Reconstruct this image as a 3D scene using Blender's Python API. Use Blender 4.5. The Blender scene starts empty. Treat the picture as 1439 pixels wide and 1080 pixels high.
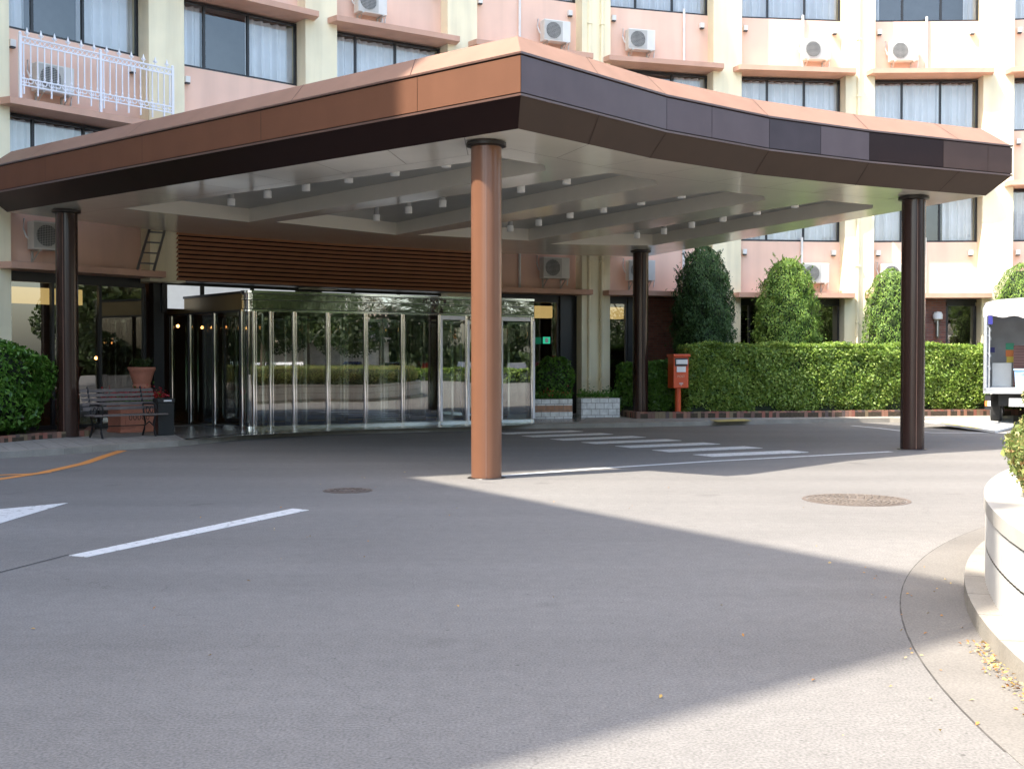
import bpy, bmesh, math, random
import numpy as np
from mathutils import Vector, Matrix
PI = math.pi
random.seed(7); rng = np.random.default_rng(7)
C = bpy.context.scene.collection
scene = bpy.context.scene

# ------------------------------------------------------------------ camera
PITCH = math.atan(32/1618); F_PX = 1618.0; EYE = 1.5
cam_d = bpy.data.cameras.new("camera"); cam = bpy.data.objects.new("camera", cam_d); C.objects.link(cam)
cam_d.sensor_width = 36; cam_d.lens = F_PX/1439*36; cam_d.clip_start = .05; cam_d.clip_end = 2000
cam.location = (0, 0, EYE); cam.rotation_euler = (PI/2-PITCH, 0, 0); scene.camera = cam

# ------------------------------------------------------------------ sky, sun, exposure
SUN_EL = math.radians(56.3); SH = Vector((-.877, -.48)).normalized()
SUNV = Vector((SH.x*math.cos(SUN_EL), SH.y*math.cos(SUN_EL), math.sin(SUN_EL)))
w = bpy.data.worlds.new("World"); scene.world = w; w.use_nodes = True
nt = w.node_tree; bg = nt.nodes["Background"]
sky = nt.nodes.new("ShaderNodeTexSky"); sky.sky_type = 'NISHITA'; sky.sun_disc = False
sky.sun_elevation = SUN_EL; sky.sun_rotation = math.atan2(SH.x, SH.y); sky.air_density = 1.2; sky.dust_density = 3.0
nt.links.new(sky.outputs[0], bg.inputs[0]); bg.inputs[1].default_value = .15
sd = bpy.data.lights.new("sun", 'SUN'); sd.energy = 2.75; sd.angle = math.radians(.55); sd.color = (1, .92, .80)
sun = bpy.data.objects.new("sun", sd); C.objects.link(sun); sun.location = (-20, -10, 40)
sun.rotation_euler = SUNV.to_track_quat('Z', 'Y').to_euler()
scene.view_settings.view_transform = 'Standard'; scene.view_settings.look = 'None'
scene.view_settings.exposure = 2.12; scene.view_settings.gamma = 1
scene.cycles.max_bounces = 10; scene.cycles.transparent_max_bounces = 24
scene.cycles.sample_clamp_indirect = 6

# ------------------------------------------------------------------ pixel <-> world helpers
_c, _s = math.cos(PITCH), math.sin(PITCH)
def _d(x, y):
    u = (x-719.5)/F_PX; v = (540-y)/F_PX
    return Vector((u, _c+v*_s, -_s+v*_c))
def G(x, y, z=0.0):
    d = _d(x, y); t = (z-EYE)/d.z
    return Vector((d.x*t, d.y*t, z))
def AT(x, y, Y):
    d = _d(x, y); t = Y/d.y
    return Vector((d.x*t, Y, EYE+d.z*t))

# ------------------------------------------------------------------ materials
def _nodes(name):
    m = bpy.data.materials.new(name); m.use_nodes = True
    return m, m.node_tree, m.node_tree.nodes["Principled BSDF"]
def N(nt, t, **k):
    n = nt.nodes.new(t)
    for a, b in k.items():
        if a in n.inputs: n.inputs[a].default_value = b
        else: setattr(n, a, b)
    return n
def mat(name, col, rough=.6, metal=0, var=.12, scale=3, bump=0, bscale=60, spec=.5, coat=0, streak=0, emit=None, estr=0, fine=0):
    """principled material with a mottled base colour, optional vertical weather streaks and fine bump"""
    m, nt, b = _nodes(name)
    tc = N(nt, 'ShaderNodeTexCoord'); geo = N(nt, 'ShaderNodeNewGeometry')
    n1 = N(nt, 'ShaderNodeTexNoise'); n1.inputs['Scale'].default_value = scale; n1.inputs['Detail'].default_value = 6
    nt.links.new(geo.outputs['Position'], n1.inputs['Vector'])
    mr = N(nt, 'ShaderNodeMapRange'); mr.inputs[1].default_value = .3; mr.inputs[2].default_value = .7
    mr.inputs[3].default_value = 1-var; mr.inputs[4].default_value = 1+var
    nt.links.new(n1.outputs[0], mr.inputs[0]); fac = mr.outputs[0]
    if streak:
        mp = N(nt, 'ShaderNodeMapping'); mp.inputs['Scale'].default_value = (2.6, 2.6, .22)
        nt.links.new(geo.outputs['Position'], mp.inputs[0])
        n2 = N(nt, 'ShaderNodeTexNoise'); n2.inputs['Scale'].default_value = 1; n2.inputs['Detail'].default_value = 5
        nt.links.new(mp.outputs[0], n2.inputs['Vector'])
        m2 = N(nt, 'ShaderNodeMapRange'); m2.inputs[1].default_value = .45; m2.inputs[2].default_value = .75
        m2.inputs[3].default_value = 1; m2.inputs[4].default_value = 1-streak
        nt.links.new(n2.outputs[0], m2.inputs[0])
        mm = N(nt, 'ShaderNodeMath', operation='MULTIPLY'); nt.links.new(fac, mm.inputs[0]); nt.links.new(m2.outputs[0], mm.inputs[1]); fac = mm.outputs[0]
    if fine:
        n3 = N(nt, 'ShaderNodeTexNoise'); n3.inputs['Scale'].default_value = bscale; n3.inputs['Detail'].default_value = 3
        nt.links.new(geo.outputs['Position'], n3.inputs['Vector'])
        m3 = N(nt, 'ShaderNodeMapRange'); m3.inputs[1].default_value = .3; m3.inputs[2].default_value = .7; m3.inputs[3].default_value = 1-fine; m3.inputs[4].default_value = 1+fine
        nt.links.new(n3.outputs[0], m3.inputs[0])
        mm = N(nt, 'ShaderNodeMath', operation='MULTIPLY'); nt.links.new(fac, mm.inputs[0]); nt.links.new(m3.outputs[0], mm.inputs[1]); fac = mm.outputs[0]
    vm = N(nt, 'ShaderNodeVectorMath', operation='SCALE'); vm.inputs[0].default_value = col[:3]
    nt.links.new(fac, vm.inputs['Scale']); nt.links.new(vm.outputs[0], b.inputs['Base Color'])
    b.inputs['Roughness'].default_value = rough; b.inputs['Metallic'].default_value = metal
    b.inputs['Specular IOR Level'].default_value = spec; b.inputs['Coat Weight'].default_value = coat
    b.inputs['Coat Roughness'].default_value = .08
    if bump:
        bp = N(nt, 'ShaderNodeBump'); bp.inputs['Strength'].default_value = bump; bp.inputs['Distance'].default_value = .01
        n4 = N(nt, 'ShaderNodeTexNoise'); n4.inputs['Scale'].default_value = bscale; n4.inputs['Detail'].default_value = 4
        nt.links.new(geo.outputs['Position'], n4.inputs['Vector'])
        nt.links.new(n4.outputs[0], bp.inputs['Height']); nt.links.new(bp.outputs[0], b.inputs['Normal'])
    if emit:
        b.inputs['Emission Color'].default_value = (*emit, 1); b.inputs['Emission Strength'].default_value = estr
    return m
def glass_mat(name, tint=(.75, .8, .8), base_refl=.12, rough=0.0, dark=1.0):
    m = bpy.data.materials.new(name); m.use_nodes = True; nt = m.node_tree; nt.nodes.clear()
    out = N(nt, 'ShaderNodeOutputMaterial'); tr = N(nt, 'ShaderNodeBsdfTransparent'); gl = N(nt, 'ShaderNodeBsdfGlossy')
    tr.inputs[0].default_value = (*tint, 1); gl.inputs['Color'].default_value = (.97, .96, .94, 1); gl.inputs['Roughness'].default_value = rough
    geo = N(nt, 'ShaderNodeNewGeometry'); nz = N(nt, 'ShaderNodeTexNoise'); nz.inputs['Scale'].default_value = .6; nz.inputs['Detail'].default_value = 1
    nt.links.new(geo.outputs['Position'], nz.inputs['Vector'])
    bp = N(nt, 'ShaderNodeBump'); bp.inputs['Strength'].default_value = .05; bp.inputs['Distance'].default_value = .05
    nt.links.new(nz.outputs[0], bp.inputs['Height']); nt.links.new(bp.outputs[0], gl.inputs['Normal'])
    fr = N(nt, 'ShaderNodeFresnel'); fr.inputs[0].default_value = 1.5
    mr = N(nt, 'ShaderNodeMapRange'); mr.inputs[1].default_value = 0; mr.inputs[2].default_value = 1; mr.inputs[3].default_value = base_refl; mr.inputs[4].default_value = 1
    nt.links.new(fr.outputs[0], mr.inputs[0])
    mx = N(nt, 'ShaderNodeMixShader'); nt.links.new(mr.outputs[0], mx.inputs[0]); nt.links.new(tr.outputs[0], mx.inputs[1]); nt.links.new(gl.outputs[0], mx.inputs[2])
    nt.links.new(mx.outputs[0], out.inputs[0]); return m
def leaf_mat(name, cols, rough=.45, trans=.35):
    m, nt, b = _nodes(name)
    geo = N(nt, 'ShaderNodeNewGeometry'); cr = N(nt, 'ShaderNodeValToRGB')
    nz = N(nt, 'ShaderNodeTexNoise'); nz.inputs['Scale'].default_value = 2.2
    nt.links.new(geo.outputs['Position'], nz.inputs['Vector'])
    ad = N(nt, 'ShaderNodeMath', operation='MULTIPLY_ADD'); ad.inputs[1].default_value = .65
    nt.links.new(geo.outputs['Random Per Island'], ad.inputs[0])
    ms = N(nt, 'ShaderNodeMath', operation='MULTIPLY'); ms.inputs[1].default_value = .45; nt.links.new(nz.outputs[0], ms.inputs[0]); nt.links.new(ms.outputs[0], ad.inputs[2])
    nt.links.new(ad.outputs[0], cr.inputs[0])
    el = cr.color_ramp.elements; n = len(cols)
    el[0].position = 0; el[0].color = (*cols[0], 1); el[1].position = 1; el[1].color = (*cols[-1], 1)
    for i in range(1, n-1):
        e = el.new(i/(n-1)); e.color = (*cols[i], 1)
    nt.links.new(cr.outputs[0], b.inputs['Base Color']); b.inputs['Roughness'].default_value = rough
    tl = N(nt, 'ShaderNodeBsdfTranslucent'); nt.links.new(cr.outputs[0], tl.inputs[0])
    mx = N(nt, 'ShaderNodeMixShader'); mx.inputs[0].default_value = trans
    out = nt.nodes['Material Output']; nt.links.new(b.outputs[0], mx.inputs[1]); nt.links.new(tl.outputs[0], mx.inputs[2]); nt.links.new(mx.outputs[0], out.inputs[0])
    return m
def brick_mat(name, c1, c2, mortar, scale=1, bw=.21, bh=.065, ms=.008, rough=.7, offset=.5, along=None, vertical=False, bias=0):
    """bricks laid along a horizontal direction 'along' (2D) and up z, or on the ground plane when along is 'xy'"""
    m, nt, b = _nodes(name); geo = N(nt, 'ShaderNodeNewGeometry')
    sep = N(nt, 'ShaderNodeSeparateXYZ'); nt.links.new(geo.outputs['Position'], sep.inputs[0])
    cb = N(nt, 'ShaderNodeCombineXYZ')
    if along == 'xy':
        rt = N(nt, 'ShaderNodeVectorRotate'); rt.inputs['Angle'].default_value = math.radians(-29.7); nt.links.new(geo.outputs['Position'], rt.inputs['Vector'])
        vec = rt.outputs[0]
    else:
        dt = N(nt, 'ShaderNodeVectorMath', operation='DOT_PRODUCT'); dt.inputs[1].default_value = (along[0], along[1], 0)
        nt.links.new(geo.outputs['Position'], dt.inputs[0])
        a, z = (cb.inputs[0], cb.inputs[1]) if not vertical else (cb.inputs[1], cb.inputs[0])
        nt.links.new(dt.outputs['Value'], a); nt.links.new(sep.outputs[2], z); vec = cb.outputs[0]
    br = N(nt, 'ShaderNodeTexBrick'); br.offset = offset
    br.inputs['Color1'].default_value = (*c1, 1); br.inputs['Color2'].default_value = (*c2, 1); br.inputs['Mortar'].default_value = (*mortar, 1)
    br.inputs['Scale'].default_value = 1; br.inputs['Mortar Size'].default_value = ms; br.inputs['Brick Width'].default_value = bw; br.inputs['Row Height'].default_value = bh; br.inputs['Bias'].default_value = bias
    nt.links.new(vec, br.inputs['Vector'])
    nz = N(nt, 'ShaderNodeTexNoise'); nz.inputs['Scale'].default_value = 9; nt.links.new(geo.outputs['Position'], nz.inputs['Vector'])
    mr = N(nt, 'ShaderNodeMapRange'); mr.inputs[1].default_value = .3; mr.inputs[2].default_value = .7; mr.inputs[3].default_value = .82; mr.inputs[4].default_value = 1.15
    nt.links.new(nz.outputs[0], mr.inputs[0])
    vm = N(nt, 'ShaderNodeVectorMath', operation='SCALE'); nt.links.new(br.outputs[0], vm.inputs[0]); nt.links.new(mr.outputs[0], vm.inputs['Scale'])
    nt.links.new(vm.outputs[0], b.inputs['Base Color']); b.inputs['Roughness'].default_value = rough
    bp = N(nt, 'ShaderNodeBump'); bp.inputs['Strength'].default_value = .5; bp.inputs['Distance'].default_value = .006; bp.invert = True
    nt.links.new(br.outputs['Fac'], bp.inputs['Height']); nt.links.new(bp.outputs[0], b.inputs['Normal'])
    return m
def asphalt_mat():
    m, nt, b = _nodes("asphalt"); geo = N(nt, 'ShaderNodeNewGeometry'); P = geo.outputs['Position']
    def noise(sc, det, lo, hi, a, c, dist=0):
        n = N(nt, 'ShaderNodeTexNoise'); n.inputs['Scale'].default_value = sc; n.inputs['Detail'].default_value = det; n.inputs['Distortion'].default_value = dist
        nt.links.new(P, n.inputs['Vector']); r = N(nt, 'ShaderNodeMapRange'); r.inputs[1].default_value = lo; r.inputs[2].default_value = hi; r.inputs[3].default_value = a; r.inputs[4].default_value = c
        nt.links.new(n.outputs[0], r.inputs[0]); return r.outputs[0]
    f1 = noise(.35, 5, .35, .65, .95, 1.05, .6); f2 = noise(9, 8, .3, .7, .93, 1.06); f3 = noise(75, 4, .3, .7, .72, 1.28)
    vo = N(nt, 'ShaderNodeTexVoronoi'); vo.inputs['Scale'].default_value = 42; nt.links.new(P, vo.inputs['Vector'])
    vr = N(nt, 'ShaderNodeMapRange'); vr.inputs[1].default_value = .0; vr.inputs[2].default_value = .12; vr.inputs[3].default_value = 1.9; vr.inputs[4].default_value = 1
    nt.links.new(vo.outputs['Distance'], vr.inputs[0])
    # oil stains: sparse dark spots
    f4 = noise(1.1, 3, .66, .74, 1, .78)
    # pale worn band in the driving line
    f5 = noise(.12, 2, .45, .6, 1, 1.08)
    def mul(a, c):
        q = N(nt, 'ShaderNodeMath', operation='MULTIPLY'); nt.links.new(a, q.inputs[0]); nt.links.new(c, q.inputs[1]); return q.outputs[0]
    fs = noise(23, 2, .70, .76, 1, .6); mpw = N(nt, 'ShaderNodeMapping'); mpw.inputs['Rotation'].default_value = (0, 0, math.radians(-30)); mpw.inputs['Scale'].default_value = (.09, .9, 1)
    nt.links.new(P, mpw.inputs[0]); nw = N(nt, 'ShaderNodeTexNoise'); nw.inputs['Scale'].default_value = 1; nw.inputs['Detail'].default_value = 4; nt.links.new(mpw.outputs[0], nw.inputs['Vector'])
    rw = N(nt, 'ShaderNodeMapRange'); rw.inputs[1].default_value = .4; rw.inputs[2].default_value = .62; rw.inputs[3].default_value = 1.04; rw.inputs[4].default_value = .93; nt.links.new(nw.outputs[0], rw.inputs[0])
    fac = mul(mul(mul(f1, f2), mul(f3, vr.outputs[0])), mul(mul(f4, f5), mul(fs, rw.outputs[0])))
    # thin cracks
    vc = N(nt, 'ShaderNodeTexVoronoi', feature='DISTANCE_TO_EDGE'); vc.inputs['Scale'].default_value = .16
    nd = N(nt, 'ShaderNodeTexNoise'); nd.inputs['Scale'].default_value = 1.3; nd.inputs['Detail'].default_value = 5; nt.links.new(P, nd.inputs['Vector'])
    va = N(nt, 'ShaderNodeVectorMath', operation='MULTIPLY_ADD'); va.inputs[1].default_value = (1.2, 1.2, 1.2); nt.links.new(nd.outputs['Color'], va.inputs[0]); nt.links.new(P, va.inputs[2])
    nt.links.new(va.outputs[0], vc.inputs['Vector'])
    cr = N(nt, 'ShaderNodeMapRange'); cr.inputs[1].default_value = 0; cr.inputs[2].default_value = .0012; cr.inputs[3].default_value = .8; cr.inputs[4].default_value = 1
    nt.links.new(vc.outputs['Distance'], cr.inputs[0])
    fac = mul(fac, cr.outputs[0])
    vm = N(nt, 'ShaderNodeVectorMath', operation='SCALE'); vm.inputs[0].default_value = (.163, .156, .147)
    nt.links.new(fac, vm.inputs['Scale']); nt.links.new(vm.outputs[0], b.inputs['Base Color'])
    b.inputs['Roughness'].default_value = .85; b.inputs['Specular IOR Level'].default_value = .3
    bp = N(nt, 'ShaderNodeBump'); bp.inputs['Strength'].default_value = .35; bp.inputs['Distance'].default_value = .004
    n = N(nt, 'ShaderNodeTexNoise'); n.inputs['Scale'].default_value = 150; n.inputs['Detail'].default_value = 3; nt.links.new(P, n.inputs['Vector'])
    nt.links.new(n.outputs[0], bp.inputs['Height']); nt.links.new(bp.outputs[0], b.inputs['Normal'])
    return m
def paint_mat(name, col, wear=.25):
    """road paint, worn through in places to the asphalt"""
    m, nt, b = _nodes(name); geo = N(nt, 'ShaderNodeNewGeometry')
    n = N(nt, 'ShaderNodeTexNoise'); n.inputs['Scale'].default_value = 14; n.inputs['Detail'].default_value = 8; n.inputs['Roughness'].default_value = .75
    nt.links.new(geo.outputs['Position'], n.inputs['Vector'])
    r = N(nt, 'ShaderNodeMapRange'); r.inputs[1].default_value = .32+wear*.3; r.inputs[2].default_value = .24+wear*.3+.02; nt.links.new(n.outputs[0], r.inputs[0])
    r.inputs[3].default_value = 0; r.inputs[4].default_value = .8
    mx = N(nt, 'ShaderNodeMix', data_type='RGBA'); mx.inputs['A'].default_value = (*col, 1); mx.inputs['B'].default_value = (.16, .16, .16, 1)
    nt.links.new(r.outputs[0], mx.inputs['Factor']); nt.links.new(mx.outputs['Result'], b.inputs['Base Color']); b.inputs['Roughness'].default_value = .7
    return m

M = {}
M['asphalt'] = asphalt_mat()
M['paint'] = paint_mat('white_road_paint', (.60, .60, .59), .42); M['orange'] = paint_mat('orange_road_paint', (.62, .25, .06), .3)
M['cream'] = mat('cream_render', (.89, .81, .57), .85, var=.06, scale=1.2, streak=.2, bump=.15, bscale=120)
M['pink'] = mat('pink_render', (.85, .58, .45), .85, var=.06, scale=.8, streak=.10, bump=.15, bscale=120)
M['ledge'] = mat('ledge_render', (.60, .36, .26), .8, var=.06, scale=2, streak=.1, bump=.15, bscale=120)
M['frame'] = mat('black_window_frame', (.018, .018, .02), .35, var=.05)
M['pane'] = glass_mat('window_glass', (.93, .95, .96), .07)
M['shop'] = glass_mat('shopfront_glass', (.55, .58, .56), .14)
M['door_glass'] = glass_mat('door_glass', (.62, .68, .66), .17)
M['curtain'] = mat('white_curtain', (.87, .86, .87), .9, var=.04)
M['dark'] = mat('dim_room', (.10, .10, .11), .9)
M['lobby'] = mat('lobby_wall', (.045, .035, .03), .6)
M['lobby_floor'] = mat('lobby_floor_tile', (.16, .14, .12), .25)
M['band'] = mat('lit_bulkhead', (.5, .36, .16), .6, emit=(1, .66, .25), estr=.22)
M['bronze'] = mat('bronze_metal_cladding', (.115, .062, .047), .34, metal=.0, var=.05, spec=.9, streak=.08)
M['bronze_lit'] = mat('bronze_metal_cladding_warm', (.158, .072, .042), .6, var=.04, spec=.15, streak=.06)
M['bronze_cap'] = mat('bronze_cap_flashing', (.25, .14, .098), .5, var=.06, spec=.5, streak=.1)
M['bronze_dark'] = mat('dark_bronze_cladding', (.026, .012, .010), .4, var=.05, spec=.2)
M['bronze_sky'] = mat('sky_grey_bronze_cladding', (.12, .088, .09), .35, var=.06, spec=.25, streak=.06)  # brown metal; the sky's grey reflection is put into its base colour
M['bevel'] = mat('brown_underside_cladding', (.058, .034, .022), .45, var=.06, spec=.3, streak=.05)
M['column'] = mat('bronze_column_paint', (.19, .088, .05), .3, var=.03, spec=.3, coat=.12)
M['column_shaded'] = mat('shaded_bronze_column_paint', (.034, .016, .012), .25, var=.03, spec=.4, coat=.15)  # same paint as the front column, canopy shade put into the colour
M['collar'] = mat('dark_collar', (.02, .016, .014), .4)
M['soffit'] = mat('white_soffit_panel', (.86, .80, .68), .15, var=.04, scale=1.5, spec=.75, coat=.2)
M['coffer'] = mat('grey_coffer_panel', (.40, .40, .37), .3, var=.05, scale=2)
M['lamp_glass'] = mat('frosted_lamp_glass', (.9, .9, .87), .3, var=.02)
M['chrome'] = mat('polished_chrome', (.78, .79, .8), .07, metal=1, var=.03)
M['mirror'] = mat('polished_steel_header', (.5, .5, .5), .04, metal=1, var=.05, bump=.6, bscale=3.0)
M['header_warm'] = mat('warm_tinted_header_side', (.22, .16, .08), .3, metal=.7, var=.05)  # reflection of warm surroundings put into the metal colour
M['steel'] = mat('dull_steel', (.35, .35, .35), .4, metal=1)
M['white_metal'] = mat('white_painted_iron', (.82, .82, .85), .45, var=.03)
M['ac_white'] = mat('ac_casing', (.72, .71, .66), .5, var=.05, streak=.1)
M['ac_grille'] = mat('ac_grille', (.50, .49, .45), .5)
M['ac_dark'] = mat('ac_fan_dark', (.05, .055, .06), .5)
M['pvc'] = mat('white_pipe', (.78, .77, .74), .5)
M['louver'] = mat('brown_louvre', (.50, .25, .14), .5, var=.06, scale=3)
M['pave'] = brick_mat('pavement_slabs', (.30, .285, .26), (.26, .25, .23), (.15, .14, .13), bw=.3, bh=.3, ms=.006, offset=0, along='xy', rough=.75)
M['gloss_tile'] = mat('polished_entrance_tile', (.19, .18, .17), .22, var=.1, scale=2)
M['kerb'] = mat('concrete_kerb', (.27, .25, .215), .85, var=.16, scale=2.5, bump=.3, bscale=80, fine=.1)
M['apron'] = mat('concrete_gutter', (.152, .142, .128), .88, var=.16, scale=1.2, bump=.3, bscale=80, fine=.2)
M['white_tile'] = mat('white_ribbed_tile', (.60, .59, .56), .5, var=.05, streak=.14)
M['iron'] = mat('cast_iron', (.12, .095, .08), .6, var=.2, scale=9, bump=.3)
M['black_iron'] = mat('black_wrought_iron', (.02, .02, .022), .45)
M['wood'] = mat('grey_weathered_slats', (.15, .125, .115), .6, var=.2, scale=12)
M['terra'] = mat('terracotta', (.48, .19, .12), .7, var=.12, scale=6, bump=.2)
M['bin'] = mat('black_bin', (.012, .014, .016), .35)
M['red'] = mat('postbox_red', (.66, .095, .028), .35, var=.06)
M['white'] = mat('white_paint', (.8, .8, .8), .5)
M['offwhite'] = mat('pale_canvas', (.74, .70, .68), .8, var=.1, scale=3)
M['alu'] = mat('aluminium', (.55, .56, .58), .35, metal=.8, var=.06)
M['blue_plastic'] = mat('pale_blue_plastic', (.35, .55, .78), .4)
M['green_p'] = mat('green_paint', (.05, .35, .2), .5); M['orange_p'] = mat('orange_paint', (.75, .22, .05), .5); M['yellow_p'] = mat('yellow_paint', (.8, .6, .08), .5)
M['navy'] = mat('dark_blue_paint', (.03, .03, .22), .4)
M['rubber'] = mat('rubber', (.02, .02, .02), .8)
M['soil'] = mat('soil', (.06, .045, .03), .95, var=.3, scale=20)
M['carpet'] = mat('blue_carpet', (.02, .06, .22), .9)
M['bark'] = mat('bark', (.12, .09, .065), .9, var=.3, scale=12, bump=.6, bscale=30)
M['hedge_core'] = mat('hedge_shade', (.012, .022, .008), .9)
M['leaf'] = leaf_mat('hedge_leaf', [(.045, .10, .012), (.12, .22, .028), (.25, .37, .06), (.46, .56, .14)])
M['leaf_dark'] = leaf_mat('laurel_leaf', [(.035, .095, .013), (.075, .19, .025), (.13, .29, .04), (.21, .38, .07)], .35)
M['conifer'] = leaf_mat('conifer_leaf', [(.035, .09, .015), (.09, .18, .027), (.17, .29, .04), (.30, .40, .07)], .6, .2)
M['conifer_dark'] = leaf_mat('dark_conifer_leaf', [(.014, .042, .010), (.028, .075, .016), (.045, .105, .022), (.065, .14, .03)], .6, .15)
M['tree_leaf'] = leaf_mat('tree_leaf', [(.02, .04, .012), (.04, .07, .018), (.085, .12, .035)], .5, .3)
M['flower'] = leaf_mat('red_flowers', [(.35, .01, .01), (.55, .03, .03), (.6, .06, .1)])
M['litter'] = leaf_mat('fallen_leaf', [(.22, .08, .03), (.4, .18, .05), (.5, .34, .1), (.5, .42, .25)], .8, .1)
M['red_brick'] = brick_mat('red_brick', (.24, .085, .055), (.16, .05, .035), (.14, .11, .1), bw=.24, bh=.07, along=(.98, .2), rough=.6)
M['edge_brick'] = brick_mat('brick_edging', (.33, .15, .10), (.17, .10, .08), (.2, .18, .16), bw=.3, bh=.085, ms=.005, along=(.97, .22), vertical=True, offset=0)
M['edge_brick_b'] = brick_mat('brick_edging_side', (.30, .13, .08), (.15, .09, .075), (.2, .18, .16), bw=.3, bh=.085, ms=.005, along=(.78, .62), vertical=True, offset=0)
M['tile_brick'] = brick_mat('white_glazed_tile', (.72, .72, .70), (.66, .66, .64), (.25, .22, .2), bw=.22, bh=.155, ms=.006, along=(.98, .1), rough=.35)
M['brown_tile'] = brick_mat('brown_glazed_tile', (.42, .22, .13), (.36, .18, .10), (.2, .17, .15), bw=.22, bh=.155, ms=.006, along=(.98, .1), rough=.35)
M['annex'] = mat('pale_render', (.36, .33, .28), .85, var=.06, streak=.1)
M['roof'] = mat('flat_roof', (.3, .3, .3), .9)
M['house_wall'] = mat('house_wall', (.62, .58, .5), .8); M['house_roof'] = mat('pale_tile_roof', (.42, .36, .28), .7)
M['warm_lamp'] = mat('warm_lamp', (1, .7, .4), .5, emit=(1, .38, .12), estr=4)
M['exit'] = mat('exit_green', (.02, .45, .25), .5, emit=(.05, .8, .45), estr=.12)
M['car_glass'] = mat('car_glass', (.02, .025, .03), .05)
M['transom'] = mat('glowing_transom_panel', (.75, .77, .78), .35, emit=(.9, .95, 1), estr=.12)  # brightness put into a pale colour and an added glow; no lamp here

# ------------------------------------------------------------------ mesh builder
class MB:
    def __init__(s): s.v = []; s.f = []; s.m = []
    def add(s, vs, fs, mi=0):
        o = len(s.v); s.v += [tuple(p) for p in vs]; s.f += [tuple(i+o for i in f) for f in fs]; s.m += [mi]*len(fs); return s
    def box(s, x0, x1, y0, y1, z0, z1, mi=0, T=None, bev=0):
        if bev:
            b = bev; vs = []
            bm = bmesh.new(); bmesh.ops.create_cube(bm, size=1)
            for v in bm.verts: v.co = Vector(((x0+x1)/2+v.co.x*(x1-x0), (y0+y1)/2+v.co.y*(y1-y0), (z0+z1)/2+v.co.z*(z1-z0)))
            bmesh.ops.bevel(bm, geom=bm.edges[:], offset=b, segments=2, affect='EDGES', profile=.6)
            bm.verts.index_update(); vs = [v.co.copy() for v in bm.verts]; fs = [[v.index for v in f.verts] for f in bm.faces]; bm.free()
        else:
            vs = [Vector(p) for p in ((x0, y0, z0), (x1, y0, z0), (x1, y1, z0), (x0, y1, z0), (x0, y0, z1), (x1, y0, z1), (x1, y1, z1), (x0, y1, z1))]
            fs = [(0, 3, 2, 1), (4, 5, 6, 7), (0, 1, 5, 4), (1, 2, 6, 5), (2, 3, 7, 6), (3, 0, 4, 7)]
        if T is not None: vs = [T @ v for v in vs]
        return s.add(vs, fs, mi)
    def prism(s, poly, z0, z1, mi=0, T=None):
        n = len(poly); area = sum(poly[i][0]*poly[(i+1) % n][1]-poly[(i+1) % n][0]*poly[i][1] for i in range(n))
        if area < 0: poly = poly[::-1]
        vs = [Vector((p[0], p[1], z0)) for p in poly]+[Vector((p[0], p[1], z1)) for p in poly]
        if T is not None: vs = [T @ v for v in vs]
        return s.add(vs, [tuple(range(n))[::-1], tuple(range(n, 2*n))]+[(i, (i+1) % n, n+(i+1) % n, n+i) for i in range(n)], mi)
    def tube(s, pts, r, n=8, mi=0, T=None, cap=True):
        pts = [Vector(p) for p in pts]; rs = r if isinstance(r, (list, tuple)) else [r]*len(pts)
        vs = []; fs = []
        for i, p in enumerate(pts):
            d = (pts[min(i+1, len(pts)-1)]-pts[max(i-1, 0)]).normalized()
            a = d.orthogonal() if abs(d.z) < .99 else Vector((1, 0, 0)); 
            if abs(d.z) < .99: a = d.cross(Vector((0, 0, 1)))
            a.normalize(); b = d.cross(a)
            for k in range(n): vs.append(p+rs[i]*(a*math.cos(2*PI*k/n)+b*math.sin(2*PI*k/n)))
        for i in range(len(pts)-1):
            for k in range(n): fs.append((i*n+k, i*n+(k+1) % n, (i+1)*n+(k+1) % n, (i+1)*n+k))
        if cap: fs.append(tuple(range(n))[::-1]); fs.append(tuple((len(pts)-1)*n+k for k in range(n)))
        if T is not None: vs = [T @ v for v in vs]
        return s.add(vs, fs, mi)
    def lathe(s, prof, n=24, mi=0, c=(0, 0, 0), T=None, squash=1):
        vs = []; fs = []
        for r, z in prof:
            for k in range(n): vs.append(Vector((c[0]+r*math.cos(2*PI*k/n), c[1]+squash*r*math.sin(2*PI*k/n), c[2]+z)))
        for i in range(len(prof)-1):
            for k in range(n): fs.append((i*n+k, i*n+(k+1) % n, (i+1)*n+(k+1) % n, (i+1)*n+k))
        fs.append(tuple(range(n))[::-1]); fs.append(tuple((len(prof)-1)*n+k for k in range(n)))
        if T is not None: vs = [T @ v for v in vs]
        return s.add(vs, fs, mi)
    def strip(s, A, B, mi=0):
        """quads between two equally long point rows"""
        n = len(A); return s.add(list(A)+list(B), [(i, i+1, n+i+1, n+i) for i in range(n-1)], mi)
    def build(s, name, mats, parent=None, local=False, smooth=False):
        if not isinstance(mats, (list, tuple)): mats = [mats]
        co = np.array(s.v, dtype=float)
        if parent is not None: org = np.zeros(3) if local else np.array(WLOC[parent.name])
        else: org = np.array([(co[:, 0].min()+co[:, 0].max())/2, (co[:, 1].min()+co[:, 1].max())/2, co[:, 2].min()])
        me = bpy.data.meshes.new(name); me.from_pydata((co-org).tolist(), [], s.f)
        for m_ in mats: me.materials.append(m_)
        me.polygons.foreach_set('material_index', s.m)
        if smooth:
            me.polygons.foreach_set('use_smooth', [True]*len(s.f))
            try: me.set_sharp_from_angle(angle=math.radians(38))
            except Exception: pass
        o = bpy.data.objects.new(name, me); C.objects.link(o)
        if parent is None: o.location = org
        else: o.parent = parent
        WLOC[o.name] = tuple(org); return o
WLOC = {}
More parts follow.
